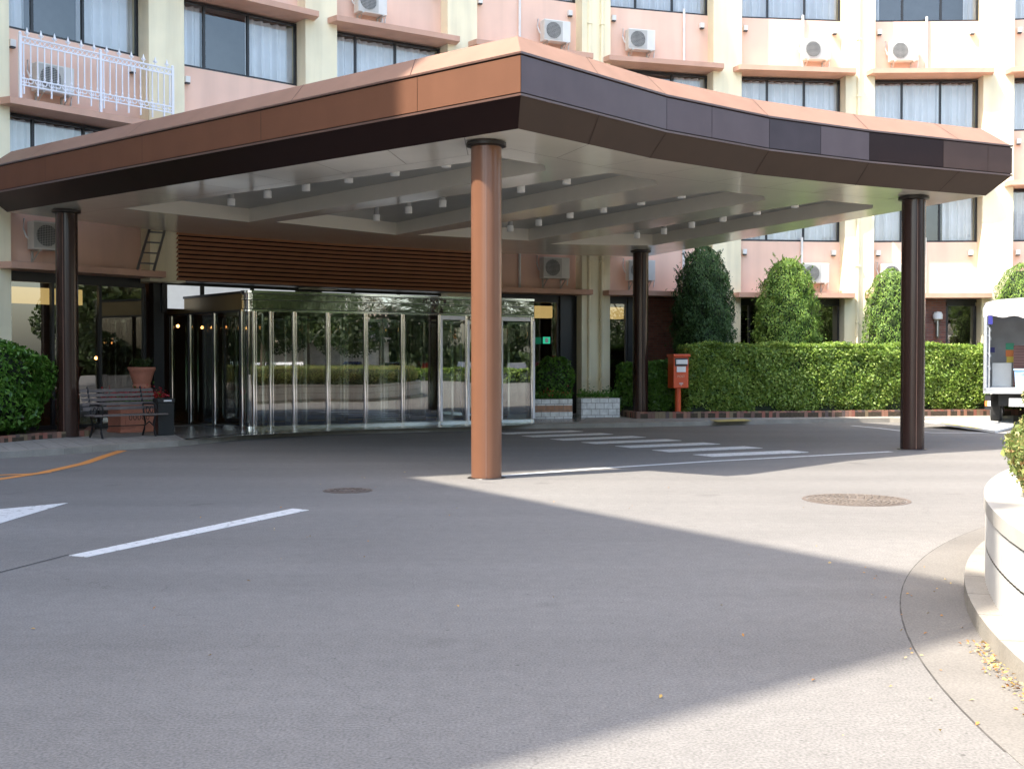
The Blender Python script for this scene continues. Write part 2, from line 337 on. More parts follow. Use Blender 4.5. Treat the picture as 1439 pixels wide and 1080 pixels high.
def thing(name, label, cat, loc=(0, 0, 0), rz=0, group=None):
    o = bpy.data.objects.new(name, None); C.objects.link(o); o.location = loc; o.rotation_euler = (0, 0, rz); o.empty_display_size = .2
    WLOC[o.name] = tuple(loc); return tag(o, label, cat, group)
def tag(o, label=None, cat=None, group=None, kind=None):
    if label: o['label'] = label
    if cat: o['category'] = cat
    if group: o['group'] = group
    if kind: o['kind'] = kind
    return o
def struct(o): o['kind'] = 'structure'; return o
def dup(root, loc, rz=0, label=None, group=None, scale=None):
    r = root.copy(); C.objects.link(r); r.location = loc; r.rotation_euler = (0, 0, rz)
    if scale: r.scale = scale
    if label: r['label'] = label
    if group: r['group'] = group
    for ch in list(root.children):
        c = ch.copy(); C.objects.link(c); c.parent = r
        for g in list(ch.children):
            d = g.copy(); C.objects.link(d); d.parent = c
    return r
def frame(p, h, z=0):
    """local x along heading h, local y outwards (towards the forecourt), z up"""
    u = Vector((math.cos(h), math.sin(h), 0)); n = Vector((math.sin(h), -math.cos(h), 0))
    return Matrix(((u.x, n.x, 0, p[0]), (u.y, n.y, 0, p[1]), (0, 0, 1, z), (0, 0, 0, 1)))
def leaves(name, P, Nn, size, m, parent=None, spread=.8, aspect=.5, local=False, up=0.0, extra=None):
    """many small leaf faces at points P, facing roughly Nn"""
    n = len(P); P = np.asarray(P, float); Nn = np.asarray(Nn, float)
    d = Nn+rng.normal(0, spread, (n, 3)); d /= np.linalg.norm(d, axis=1)[:, None]
    t = rng.normal(0, 1, (n, 3)); t[:, 2] += up*2; t -= (t*d).sum(1)[:, None]*d; t /= np.linalg.norm(t, axis=1)[:, None]+1e-9
    b = np.cross(d, t); L = size*rng.uniform(.6, 1.3, n)[:, None]; W = L*aspect
    bend = d*L*.18
    V = np.stack([P-t*L*.5, P+b*W*.5+bend*.4, P+t*L*.5-bend, P-b*W*.5+bend*.4], 1).reshape(-1, 3)
    if parent is not None: org = np.zeros(3) if local else np.array(WLOC[parent.name])
    else: org = np.array([V[:, 0].mean(), V[:, 1].mean(), V[:, 2].min()])
    V = V-org
    me = bpy.data.meshes.new(name); me.vertices.add(4*n); me.vertices.foreach_set('co', V.ravel())
    me.loops.add(4*n); me.loops.foreach_set('vertex_index', np.arange(4*n)); me.polygons.add(n)
    me.polygons.foreach_set('loop_start', np.arange(0, 4*n, 4)); me.polygons.foreach_set('loop_total', np.full(n, 4)); me.update(); me.validate()
    me.materials.append(m); o = bpy.data.objects.new(name, me); C.objects.link(o)
    if parent is None: o.location = org
    else: o.parent = parent
    WLOC[o.name] = tuple(org); return o

# ================================================================== LARGE STRUCTURE
# ------------------------------------------------------------------ facade arc
HEAD = {i: math.radians(49.5-8.5*(i-1)) for i in range(-4, 12)}      # heading of bay i (between joints i-1 and i)
PITCHW = 3.84
J = {0: Vector((-9.75, 21.95))}
for i in range(1, 12): J[i] = J[i-1]+PITCHW*Vector((math.cos(HEAD[i]), math.sin(HEAD[i])))
for i in range(0, -5, -1): J[i-1] = J[i]-PITCHW*Vector((math.cos(HEAD[i]), math.sin(HEAD[i])))
def jn(i):
    a = HEAD[min(max(i, -4), 11)]; b = HEAD[min(max(i+1, -4), 11)]; h = (a+b)/2
    return Vector((math.sin(h), -math.cos(h)))
def K(i, off=-.35): return J[i]+jn(i)*off                             # joint moved outwards by off
Z1 = 3.43; ST = 3.15; NFL = 10; ZTOP = Z1+ST*NFL
def zfl(k): return Z1+ST*(k-2)                                        # bottom of spandrel of floor k (k=2 first upper floor)
JMIN, JMAX = -4, 10
# ------------------------------------------------------------------ ground
g = MB(); g.box(-220, 260, -220, 260, -.6, 0); struct(g.build('ground', M['asphalt']))
PV = [(-40, 700), (0, 644), (90, 638.5), (167, 632), (250, 627), (333, 618), (400, 613.5), (480, 610), (563, 608), (661, 605), (706, 602.5), (870, 600.5), (960, 598.5), (1058, 596), (1150, 594), (1250, 593), (1320, 595), (1439, 599)]
pv = [G(x, y) for x, y in PV]
front = [Vector((-13.6, 6.5, 0)), Vector((-9.5, 15.2, 0))]+pv[1:]+[Vector((17, 26.2, 0)), Vector((24, 24, 0))]
back = [Vector((26, 34, 0))]+[Vector((K(i).x, K(i).y, 0)) for i in range(9, -6, -1)]
g = MB(); g.prism([(p.x, p.y) for p in front+back], 0, .1); struct(g.build('pavement', M['pave']))
# kerb stones along the front edge, 4 mm proud
g = MB(); fr = front[1:]
for i in range(len(fr)-1):
    a, b = fr[i], fr[i+1]; d = (b-a).normalized(); n = Vector((d.y, -d.x, 0)); L = (b-a).length; k = max(1, round(L/.6))
    for q in range(k):
        p0 = a+d*(L*q/k+.004); p1 = a+d*(L*(q+1)/k-.004)
        g.prism([(p0.x+n.x*.006, p0.y+n.y*.006), (p1.x+n.x*.006, p1.y+n.y*.006), (p1.x-n.x*.14, p1.y-n.y*.14), (p0.x-n.x*.14, p0.y-n.y*.14)], 0, .106)
struct(g.build('kerb', M['kerb']))
# polished tile terrace round the entrance
g = MB(); VC0 = G(346, 604, .1); VC1 = G(750, 592, .1)
tp = [G(262, 618, .1), G(345, 611.5, .1), G(480, 604.5, .1), G(700, 598.5, .1), G(812, 592.5, .1)]
tb = [Vector((2.2, 30.4, .1)), Vector((-1.4, 28.9, .1)), Vector((-4.6, 26.8, .1)), Vector((-7.5, 24.5, .1))]
g.prism([(p.x, p.y) for p in tp+tb], .1, .106); struct(g.build('entrance_tile_paving', M['gloss_tile']))
# tactile strip
g = MB(); q = [G(1008, 592.6, .1), G(1056, 591, .1), G(1046, 588.6, .1), G(998, 590.2, .1)]
g.prism([(p.x, p.y) for p in q], .1, .108); struct(g.build('tactile_paving', mat('yellow_tactile', (.42, .34, .12), .8)))

# ------------------------------------------------------------------ hotel building
hotel = thing('hotel_building', 'long curved hotel with cream piers and pink panels behind the brown entrance canopy', 'building', (J[3].x, J[3].y+3, 0))
def bayT(i, z=0):
    a = K(i-1); b = K(i); h = math.atan2(b.y-a.y, b.x-a.x); return frame(a, h, z), (b-a).length, h
PW = .42; RD = .36                                                     # half pier width, recess depth
GLASS_TOP = 3.26
for i in range(JMIN, JMAX+1):
    # ---- pier on joint i
    pts = []
    if i > JMIN:
        T, L, h = bayT(i); pts += [T @ Vector((L-PW, 0, 0))]; bk0 = T @ Vector((L-PW, -.9, 0))
    else: T, L, h = bayT(i+1); pts += [T @ Vector((-.3, 0, 0))]; bk0 = T @ Vector((-.3, -.9, 0))
    k0 = K(i)
    if i < JMAX:
        T2, L2, h2 = bayT(i+1); pts += [Vector((k0.x, k0.y, 0)), T2 @ Vector((PW, 0, 0)), T2 @ Vector((PW, -.9, 0)), bk0]
    else: pts += [Vector((k0.x, k0.y, 0)), bk0]
    zb = 3.24 if i in (1, 2) else 0.09
    g = MB(); g.prism([(p.x, p.y) for p in pts], zb, ZTOP)
    # shallow joint line per storey: thin proud reveal
    g.build('pier', M['cream'], hotel)
    if i in (1, 2):
        T2, L2, h2 = bayT(i+1); g = MB(); g.box(-.12, .12, -.7, -.45, .1, 3.24, T=T2); g.build('post', M['frame'], hotel)
def curtain_mesh(g, x0, x1, y, z0, z1, T, ph=0):
    n = max(4, int((x1-x0)/.035)); A = []; B = []
    for k in range(n+1):
        x = x0+(x1-x0)*k/n; yy = y+.055*math.sin(k*1.05+ph)+.03*math.sin(k*.43+ph*2)
        A.append(T @ Vector((x, yy, z0))); B.append(T @ Vector((x+.01*math.sin(k*.7), yy*1.0+.01*math.sin(k+1), z1)))
    g.strip(A, B)
def window(i, k, T, L, style):
    z = zfl(k); x0, x1 = PW+.004, L-PW-.004; zb, zt = z+1.5, z+2.98; y = -RD-.06
    fr_ = MB(); fw = .05
    fr_.box(x0, x1, y-.06, y+.02, zb, zb+fw, T=T); fr_.box(x0, x1, y-.06, y+.02, zt-fw, zt, T=T)
    a = x0+(x1-x0)*(.29 if i > 3 else .22); b = x0+(x1-x0)*(.65 if i > 3 else .58)
    for xx in (x0+fw/2, a, b, x1-fw/2): fr_.box(xx-fw/2, xx+fw/2, y-.058, y+.018, zb+fw, zt-fw, T=T)
    w_ = fr_.build('window', M['frame'], hotel)
    p = MB(); p.add([T @ Vector(q) for q in ((x0+.02, y-.02, zb+.02), (x1-.02, y-.02, zb+.02), (x1-.02, y-.02, zt-.02), (x0+.02, y-.02, zt-.02))], [(0, 1, 2, 3)])
    p.build('pane', M['pane'], w_)
    spans = {0: [(x0, x1)], 1: [(x0, a-.02), (b-.0, x1)], 2: [(x0, a+.1), (b+.15, x1)], 3: [(x0, x0+.3), (x1-.35, x1)]}[style]
    for q, (s0, s1) in enumerate(spans):
        c = MB(); curtain_mesh(c, s0, s1, y-.22, zb+.02, zt-.05, T, ph=i*1.7+k+q); c.build('curtain', M['curtain'], w_, smooth=True)
STYLE = {(1, 3): 1, (1, 2): 0, (2, 3): 1, (2, 4): 0, (4, 4): 0, (3, 3): 0, (5, 4): 0, (6, 4): 0, (7, 4): 3, (8, 4): 0, (4, 3): 0}
for i in range(JMIN+1, JMAX+1):
    T, L, h = bayT(i)
    vis = 0 <= i <= 9
    for k in range(2, NFL+2):
        z = zfl(k); x0, x1 = PW, L-PW
        if z+1.5 > ZTOP: continue
        if not vis or k > 4:
            if vis or True:
                g = MB(); g.box(x0, x1, -.6, -RD, z, z+1.5, T=T); g.build('spandrel', M['pink'], hotel) if k <= 5 else None
            continue
        g = MB(); g.box(x0, x1, -.55, -RD, z+.001, z+1.498, T=T); g.build('spandrel', M['pink'], hotel)
        if k == 2 and i in (2, 3): lp = None
        else: lp = [(x0+.002, -.5), (x1-.002, -.5), (x1-.002, .003), (x1+.25, .003), (x1+.16, .35), (x0-.16, .35), (x0-.25, .003), (x0+.002, .003)]
        if lp: g = MB(); g.prism(lp, z-.13, z+.0, T=T); g.build('ledge', M['ledge'], hotel)
        window(i, k, T, L, STYLE.get((i, k), random.choice([0, 0, 0, 2])))
        # vent hoods at both ends of the panel
        for xx in (x0+.2, x1-.22):
            v = MB(); v.box(xx-.06, xx+.06, -RD, -RD+.12, z+1.12, z+1.26, T=T, bev=.012); v.box(xx-.05, xx+.05, -RD+.03, -RD+.115, z+1.09, z+1.12, 1, T=T)
            v.build('vent_hood', [M['pvc'], M['frame']], hotel)
        # drain pipe on the panel
        if i >= 2:
            px = x1-.75 if i in (5, 8) else (x0+1.35 if i in (4, 3) else (x0+1.9 if i == 6 else (x0+.08 if i == 2 else x0+1.55)))
            v = MB(); v.tube([T @ Vector((px, -RD+.045, z+.01)), T @ Vector((px, -RD+.045, z+1.62))], .035, 8); v.build('drain_pipe', M['pvc'], hotel, smooth=True)
            v = MB() 
# dark strips of glazing for the storeys above the picture, back wall of the rooms, roof
g = MB()
for i in range(JMIN+1, JMAX+1):
    T, L, h = bayT(i)
    for k in range(2, NFL+2):
        z = zfl(k)
        if (0 <= i <= 9) and k <= 4: continue
        if z+1.5 < ZTOP: g.box(PW, L-PW, -.6, -RD-.05, z+1.5, min(z+3.0, ZTOP), T=T)
        g.box(PW, L-PW, -.6, -RD+.02, z+3.0, min(z+3.15, ZTOP), T=T) if z+3.15 < ZTOP else None
g.build('upper_glazing', mat('dark_upper_glass', (.06, .07, .08), .08, spec=.8), hotel)
g = MB()
for i in range(JMIN+1, JMAX+1):
    T, L, h = bayT(i)
    for k in range(6, NFL+2):
        z = zfl(k)
        if z+1.5 <= ZTOP: g.box(PW, L-PW, -.6, -RD, z, z+1.498, T=T)
g.build('upper_spandrels', M['pink'], hotel)
def arc(off, z, lo=JMIN, hi=JMAX): return [Vector((K(i, off).x, K(i, off).y, z)) for i in range(lo, hi+1)]
g = MB(); g.strip(arc(-1.75, 3.40), arc(-1.75, ZTOP)); g.build('room_wall', M['dark'], hotel)
g = MB(); g.strip(arc(-9, .11), arc(-9, 3.3)); 
for i in (JMIN, JMAX): g.add([Vector((*K(i, -.6), .11)), Vector((*K(i, -9), .11)), Vector((*K(i, -9), 3.3)), Vector((*K(i, -.6), 3.3))], [(0, 1, 2, 3)])
g.build('lobby_wall', M['lobby'], hotel)
g = MB(); g.strip(arc(-.72, 3.30), arc(-9, 3.30)); g.build('lobby_ceiling', mat('lobby_ceiling', (.22, .19, .15), .8), hotel)
g = MB(); g.strip(arc(-.36, .112), arc(-9, .112)); g.build('lobby_floor', M['lobby_floor'], hotel)
for k in (3, 4, 5):
    g = MB(); g.strip(arc(-.62, zfl(k)-.02), arc(-1.75, zfl(k)-.02)); g.build('room_ceiling', mat('room_ceiling', (.5, .5, .5), .9), hotel)
g = MB(); g.strip(arc(-14, .1), arc(-14, ZTOP)); g.strip(arc(-.4, ZTOP), arc(-14, ZTOP))
for i in (JMIN, JMAX): g.add([Vector((*K(i, -.4), .1)), Vector((*K(i, -14), .1)), Vector((*K(i, -14), ZTOP)), Vector((*K(i, -.4), ZTOP))], [(0, 1, 2, 3)])
g.build('rear_wall', M['cream'], hotel)
# ---- ground floor of each bay
def gf_glass(i, xs, z0=.12, z1=3.2, zt=None):
    T, L, h = bayT(i); f_ = MB(); y = -.42
    a, b = xs[0], xs[-1]
    f_.box(a, b, y-.05, y+.05, z0, z0+.08, T=T); f_.box(a, b, y-.05, y+.05, z1-.1, z1, T=T)
    for x in xs: f_.box(x-.03, x+.03, y-.048, y+.048, z0+.08, z1-.1, T=T)
    o = f_.build('shop_window', M['frame'], hotel)
    p = MB(); p.add([T @ Vector(q) for q in ((a, y, z0), (b, y, z0), (b, y, z1), (a, y, z1))], [(0, 1, 2, 3)]); p.build('pane', M['shop'], o)
for i in range(JMIN+1, JMAX+1):
    T, L, h = bayT(i)
    if i <= 0: gf_glass(i, [PW, L/2, L-PW])
    elif i == 1: gf_glass(i, [PW+.03, PW+1.05, PW+2.1, L-PW+.1])
    elif i in (2, 3):
        g = MB()
        for a, b in ((.2, .95), (1.05, 2.2), (2.3, 3.4)): g.box(a, b, -.45, -.40, 2.68, 3.2, T=T)
        g.build('transom_panel', M['transom'], hotel)
        g = MB()
        for a in (.1, 1.0, 2.25, 3.45): g.box(a-.05, a+.05, -.5, -.38, 2.6, 3.24, T=T)
        g.box(.05, L-.05, -.5, -.37, 3.2, 3.26, T=T); g.build('transom_frame', M['frame'], hotel)
    elif i == 4:
        gf_glass(i, [PW, 1.3, 2.2, 2.95])
        g = MB(); g.box(2.98, L-PW, -.7, -.30, .1, 3.28, T=T); g.build('post', M['frame'], hotel)
    elif i == 5:
        gf_glass(i, [PW, 1.05]); g = MB(); g.box(1.08, 1.4, -.6, -.33, .1, 3.28, T=T); g.build('post', M['frame'], hotel)
        g = MB(); g.box(1.4, L-PW, -.6, -.36, .1, 3.28, T=T); g.build('brick_wall', M['red_brick'], hotel)
    elif i == 6:
        gf_glass(i, [PW, .8, 2.2, L-PW])
    elif i == 7:
        gf_glass(i, [PW, 1.0]); gf_glass(i, [2.62, L-PW-.05]); g = MB(); g.box(1.04, 2.59, -.6, -.36, .1, 3.28, T=T); g.build('brick_wall', M['red_brick'], hotel)
    else: gf_glass(i, [PW, L/2, L-PW])
    if i not in (2, 3): 
        g = MB(); g.box(PW, L-PW, -.7, -.38, 3.2, 3.30, T=T); g.build('lintel', M['frame'], hotel)
# ---- cream down pipes on two piers
for i, du in ((4, .16), (0, -.22), (6, -.05), (4, -.2)):
    T, L, h = bayT(i+1); g = MB(); g.tube([T @ Vector((du, .05, .1)), T @ Vector((du, .05, ZTOP))], .045, 8)
    for z in np.arange(1.0, 14, 1.6): g.box(du-.06, du+.06, -.0, .11, z, z+.04, T=T)
    g.build('downpipe', M['cream'], hotel, smooth=True)
# ---- lit bulkheads inside the lobby
for i, (a, b) in {1: (.2, 2.6), 4: (1.0, 3.2), 5: (.2, 1.3)}.items():
    T, L, h = bayT(i); g = MB(); g.box(a, b, -1.55, -1.25, 2.72, 3.05, T=T); g.build('ceiling_bulkhead', M['band'], hotel)
for i in range(0, 9):
    T, L, h = bayT(i); g = MB(); g.box(L-.35, L+.0, -5.2, -4.8, .12, 3.29, T=T); g.build('lobby_column', M['lobby'], hotel)

# ------------------------------------------------------------------ neighbouring block outside the frame (throws the big shadow)
P_ = Vector((-8.2, .64)); Q_ = Vector((-13.04, 8.6)); dd = (Q_-P_).normalized(); nn = Vector((-dd.y, dd.x))
ax = thing('annex_building', 'pale rendered annex block beside the driveway throwing the large shadow', 'building', ((P_.x+Q_.x)/2-5, (P_.y+Q_.y)/2, 0))
quad = [P_, Q_, Q_+nn*11, P_-Vector((.783, .622))*14]; g = MB(); g.prism([(p.x, p.y) for p in quad], -.1, 19.9); g.build('wall', M['annex'], ax)
g = MB(); g.prism([(p.x, p.y) for p in quad], 19.9, 20.0); g.build('roof', M['roof'], ax)
Ta = frame(Q_, math.atan2(P_.y-Q_.y, P_.x-Q_.x))
for k in range(6):
    for q in range(3):
        g = MB(); g.box(1+q*3, 2.9+q*3, -.02, .06, 1+k*3.1, 2.5+k*3.1, T=Ta); wf = g.build('window', M['frame'], ax)
        g = MB(); g.box(1.06+q*3, 2.84+q*3, .06, .068, 1.06+k*3.1, 2.44+k*3.1, T=Ta); g.build('pane', M['car_glass'], wf)

# ------------------------------------------------------------------ canopy
ZS, ZF0, ZF1, ZT = 4.32, 4.64, 5.13, 5.46
S = [G(728, 181, ZS), G(913, 222, ZS), G(1060, 245, ZS), G(1202, 260, ZS), G(1385, 275, ZS), G(905, 361, ZS), G(705, 356, ZS), G(480, 343, ZS), G(250, 327, ZS), G(110, 310, ZS), G(10, 298, ZS)]
def offset(poly, d, ds=None):
    n = len(poly); out = []
    for i in range(n):
        p0, p1, p2 = poly[i-1], poly[i], poly[(i+1) % n]
        a = (Vector((p1.x-p0.x, p1.y-p0.y))).normalized(); b = (Vector((p2.x-p1.x, p2.y-p1.y))).normalized()
        na = Vector((a.y, -a.x)); nb = Vector((b.y, -b.x))              # outward for counter-clockwise order
        m_ = (na+nb); m_ /= (1+na.dot(nb))
        dd_ = d
        out.append(Vector((p1.x+m_.x*dd_, p1.y+m_.y*dd_, p1.z)))
    return out
ctr = (-1, 24)
can = thing('entrance_canopy', 'large flat brown metal canopy on four round columns over the hotel entrance', 'canopy', (-1, 22, 0))
Of = offset(S, .30); Ot = offset(S, -.06)
def lay(pts, z): return [Vector((p.x, p.y, z)) for p in pts]
A0, A1, A2, A3 = lay(S, ZS), lay(Of, ZF0), lay(Of, ZF1), lay(Ot, ZT)
n = len(S)
# core behind the panels
core = offset(S, .28)
g = MB(); g.strip(lay(core, ZF0)+[lay(core, ZF0)[0]], lay(core, ZF1)+[lay(core, ZF1)[0]]); g.build('fascia_backing', M['bronze_dark'], can)
g = MB(); a_ = A3; g.add(a_, [tuple(range(n))]); g.build('roof_deck', M['roof'], can)
# splits per edge : edge e runs S[e] -> S[e+1]
splits = {0: [0, 1], 1: [0, .42, 1], 2: [0, .5, 1], 3: [0, .5, .82, 1], 10: [0, .17, .4, .63, .87, 1]}
colr = {(0, 0): 'bronze_sky', (1, 0): 'bronze_sky', (1, 1): 'bronze_sky', (2, 0): 'bronze_d2', (2, 1): 'bronze_sky', (3, 0): 'bronze_dark', (3, 1): 'bronze_mid', (3, 2): 'bronze_mid'}
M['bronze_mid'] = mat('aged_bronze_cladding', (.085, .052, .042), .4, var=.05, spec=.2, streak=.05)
M['bronze_d2'] = mat('scuffed_sky_grey_cladding', (.065, .048, .052), .36, var=.15, scale=2, spec=.25)  # darker, mottled panel; sky reflection again put into the colour
splits[0] = [0, .02, 1]; splits[0] = [0, 1]
def lerp(a, b, t): return a+(b-a)*t
for e in range(n):
    sp = splits.get(e, [0, 1]); i2 = (e+1) % n
    if e == 0: sp = [0, .99999]; sp = [0, 1]
    for q in range(len(sp)-1):
        t0, t1 = sp[q], sp[q+1]
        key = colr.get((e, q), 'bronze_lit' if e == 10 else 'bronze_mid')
        L = (A1[i2]-A1[e]).length; gp = .004/L
        a, b = lerp(A1[e], A1[i2], t0+gp), lerp(A1[e], A1[i2], t1-gp); c, d = lerp(A2[e], A2[i2], t0+gp), lerp(A2[e], A2[i2], t1-gp)
        z0 = Vector((0, 0, .03)); g = MB(); g.add([a+z0, b+z0, d-z0, c-z0], [(0, 1, 2, 3)])
        g.build('fascia_panel', M[key], can)
    # bevels
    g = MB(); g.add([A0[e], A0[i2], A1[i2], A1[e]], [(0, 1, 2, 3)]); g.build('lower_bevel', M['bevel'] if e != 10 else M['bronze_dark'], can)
    g = MB(); g.add([A2[e], A2[i2], A3[i2], A3[e]], [(0, 1, 2, 3)]); g.build('cap_flashing', M['bronze_cap'], can)
# thin trims at fascia top/bottom + seams on the bevels
g = MB()
for pts_, zz in ((offset(S, .308), ZF0), (offset(S, .312), ZF1)):
    for e in range(n):
        a, b = pts_[e], pts_[(e+1) % n]
        a0, b0 = core[e], core[(e+1) % n]
        g.add([Vector((*a.xy, zz-.012)), Vector((*b.xy, zz-.012)), Vector((*b.xy, zz+.014)), Vector((*a.xy, zz+.014)), Vector((*a0.xy, zz+.014)), Vector((*b0.xy, zz+.014)), Vector((*b0.xy, zz-.012)), Vector((*a0.xy, zz-.012))], [(0, 1, 2, 3), (3, 2, 5, 4), (7, 6, 1, 0)])
g.build('edge_trim', M['bronze'], can)
for e, ts in ((0, [.5, 1]), (1, [1]), (2, [1]), (3, [.62]), (10, [.12, .36, .68, .86])):
    i2 = (e+1) % n
    for t in ts:
        for (Aa, Ab, off) in ((A2, A3, .004), (A0, A1, -.004)):
            p = lerp(Aa[e], Aa[i2], t); q = lerp(Ab[e], Ab[i2], t); d = (Aa[i2]-Aa[e]).normalized(); nrm = d.cross(q-p).normalized(); 
            g = MB(); g.add([p-d*.006+nrm*.003, p+d*.006+nrm*.003, q+d*.006+nrm*.003, q-d*.006+nrm*.003], [(0, 1, 2, 3)]); g.build('panel_seam', M['bronze_dark'], can)
# soffit with coffers
cof_px = [
 [(173, 293), (705, 222), (765, 232), (767, 240), (350, 312)],
 [(388, 312), (857, 243), (922, 254), (923, 260), (557, 330)],
 [(587, 330), (1013, 268), (1074, 276), (1075, 281), (743, 338)],
 [(773, 343), (1160, 282), (1227, 288), (1226, 293), (917, 345)]]
cof = [[G(x, y, ZS) for x, y in c] for c in cof_px]
bm = bmesh.new()
def loop_(pts, z):
    vs = [bm.verts.new((p.x, p.y, z)) for p in pts]; return [bm.edges.new((vs[i], vs[(i+1) % len(vs)])) for i in range(len(vs))]
ed = loop_(S, ZS)
for c in cof: ed += loop_(c, ZS)
bmesh.ops.triangle_fill(bm, use_beauty=True, use_dissolve=False, edges=ed, normal=(0, 0, -1))
bm.verts.index_update(); g = MB(); g.add([v.co.copy() for v in bm.verts], [[v.index for v in f.verts] for f in bm.faces]); bm.free()
# drop faces that fall inside a coffer
def inside(p, poly):
    r = False; j = len(poly)-1
    for i in range(len(poly)):
        if (poly[i].y > p[1]) != (poly[j].y > p[1]) and p[0] < (poly[j].x-poly[i].x)*(p[1]-poly[i].y)/(poly[j].y-poly[i].y)+poly[i].x: r = not r
        j = i
    return r
keep = []
for f in g.f:
    cx = sum(g.v[i][0] for i in f)/len(f); cy = sum(g.v[i][1] for i in f)/len(f)
    if not any(inside((cx, cy), c) for c in cof): keep.append(f)
g.f = keep; g.m = [0]*len(keep); g.build('soffit', M['soffit'], can)
CD = .27
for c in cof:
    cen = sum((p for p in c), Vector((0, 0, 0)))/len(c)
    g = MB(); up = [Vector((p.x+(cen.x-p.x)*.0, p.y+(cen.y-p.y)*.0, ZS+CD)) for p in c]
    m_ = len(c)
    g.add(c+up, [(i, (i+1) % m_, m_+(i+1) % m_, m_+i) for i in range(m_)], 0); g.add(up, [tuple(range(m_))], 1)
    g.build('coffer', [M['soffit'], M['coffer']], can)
# soffit panel joints : a frame line set in from the edges and cross joints
Sin = offset(S, -.95)
def joint(a, b):
    d = (b-a).normalized(); o = Vector((d.y, -d.x, 0))*.005; z = Vector((0, 0, -.002)); g = MB(); a = Vector((a.x, a.y, ZS)); b = Vector((b.x, b.y, ZS))
    g.add([a-o+z, a+o+z, b+o+z, b-o+z], [(0, 1, 2, 3)]); g.build('soffit_joint', M['soffit_gap'], can)
M['soffit_gap'] = mat('soffit_joint_gap', (.16, .14, .12), .8)
for e in (0, 1, 2, 3, 10): joint(Sin[e], Sin[(e+1) % n])
for e, ts in ((0, (.5, 1)), (1, (.5, 1)), (2, (.5, 1)), (3, (.5,)), (10, (.1, .22, .34, .46, .58, .7, .82, .93))):
    for t in ts: joint(lerp(S[e], S[(e+1) % n], t), lerp(Sin[e], Sin[(e+1) % n], t))
# columns
def column(x, Y, m, r=.197, zb=0.0):
    px = (x-719.5)/F_PX*Y; g = MB(); g.lathe([(r, zb), (r, ZS-.0)], 40, c=(px, Y, 0)); c = g.build('column', m, can, smooth=True)
    g = MB(); g.lathe([(r+.005, 0), (r+.06, .015), (r+.06, .06), (r+.005, .062)], 40, c=(px, Y, ZS-.075)); g.build('collar', M['collar'], c, smooth=True)
    g = MB(); g.box(px-.004-.0, px+.004, Y-r-.003, Y-r+.01, zb+.02, ZS-.08); g.build('seam', M['bronze_cap'], c)
    g = MB(); g.lathe([(r+.05, 0), (r+.045, .008), (r, .012)], 32, c=(px, Y, zb+.001)); g.build('base_ring', M['collar'], c)
    return Vector((px, Y, 0))
CF = column(683.5, 14.85, M['column']); CR = column(1282.5, 19.7, M['column_shaded']); CB = column(95, 21.45, M['column_shaded'], zb=.1); CQ = column(900, 29.2, M['column_shaded'], zb=.1)

# downlights : hang inside the coffers, a thing each
lights = [[(325, 283), (376, 272), (430, 262), (490, 250), (555, 240), (627, 228)],
          [(529, 305), (574, 294), (622, 285), (677, 274), (732, 264), (796, 252)],
          [(717, 320), (757, 312), (801, 301), (848, 293), (901, 282), (958, 272)],
          [(895, 330), (933, 324), (972, 315), (1016, 306), (1064, 296), (1117, 286)]]
lp0 = None
row_n = ['front coffer, nearest the camera', 'second coffer from the front', 'third coffer from the front', 'rearmost coffer, nearest the hotel']
ord_n = ['first', 'second', 'third', 'fourth', 'fifth', 'sixth']
for r_, row in enumerate(lights):
    for q, (x, y) in enumerate(row):
        zl = ZS+.06; p = G(x, y, zl)
        lab = f'{ord_n[q]} white cylinder downlight from the left in the {row_n[r_]}'
        if lp0 is None:
            lp0 = thing('canopy_downlight', lab, 'ceiling light', (p.x, p.y, zl-.08), 0, 'cylinder downlights under the canopy')
            g = MB(); g.lathe([(.058, 0), (.068, .004), (.07, .012), (.07, .12), (.066, .125)], 20); g.build('shade', M['lamp_glass'], lp0, local=True, smooth=True)
            g = MB(); g.lathe([(.045, .125), (.05, .13), (.05, CD+.01), (.08, CD+.012), (.08, CD+.02)], 16); g.build('stem', mat('pale_lamp_stem', (.45, .45, .44), .4), lp0, local=True, smooth=True)
        else: dup(lp0, (p.x, p.y, zl-.08), 0, lab)

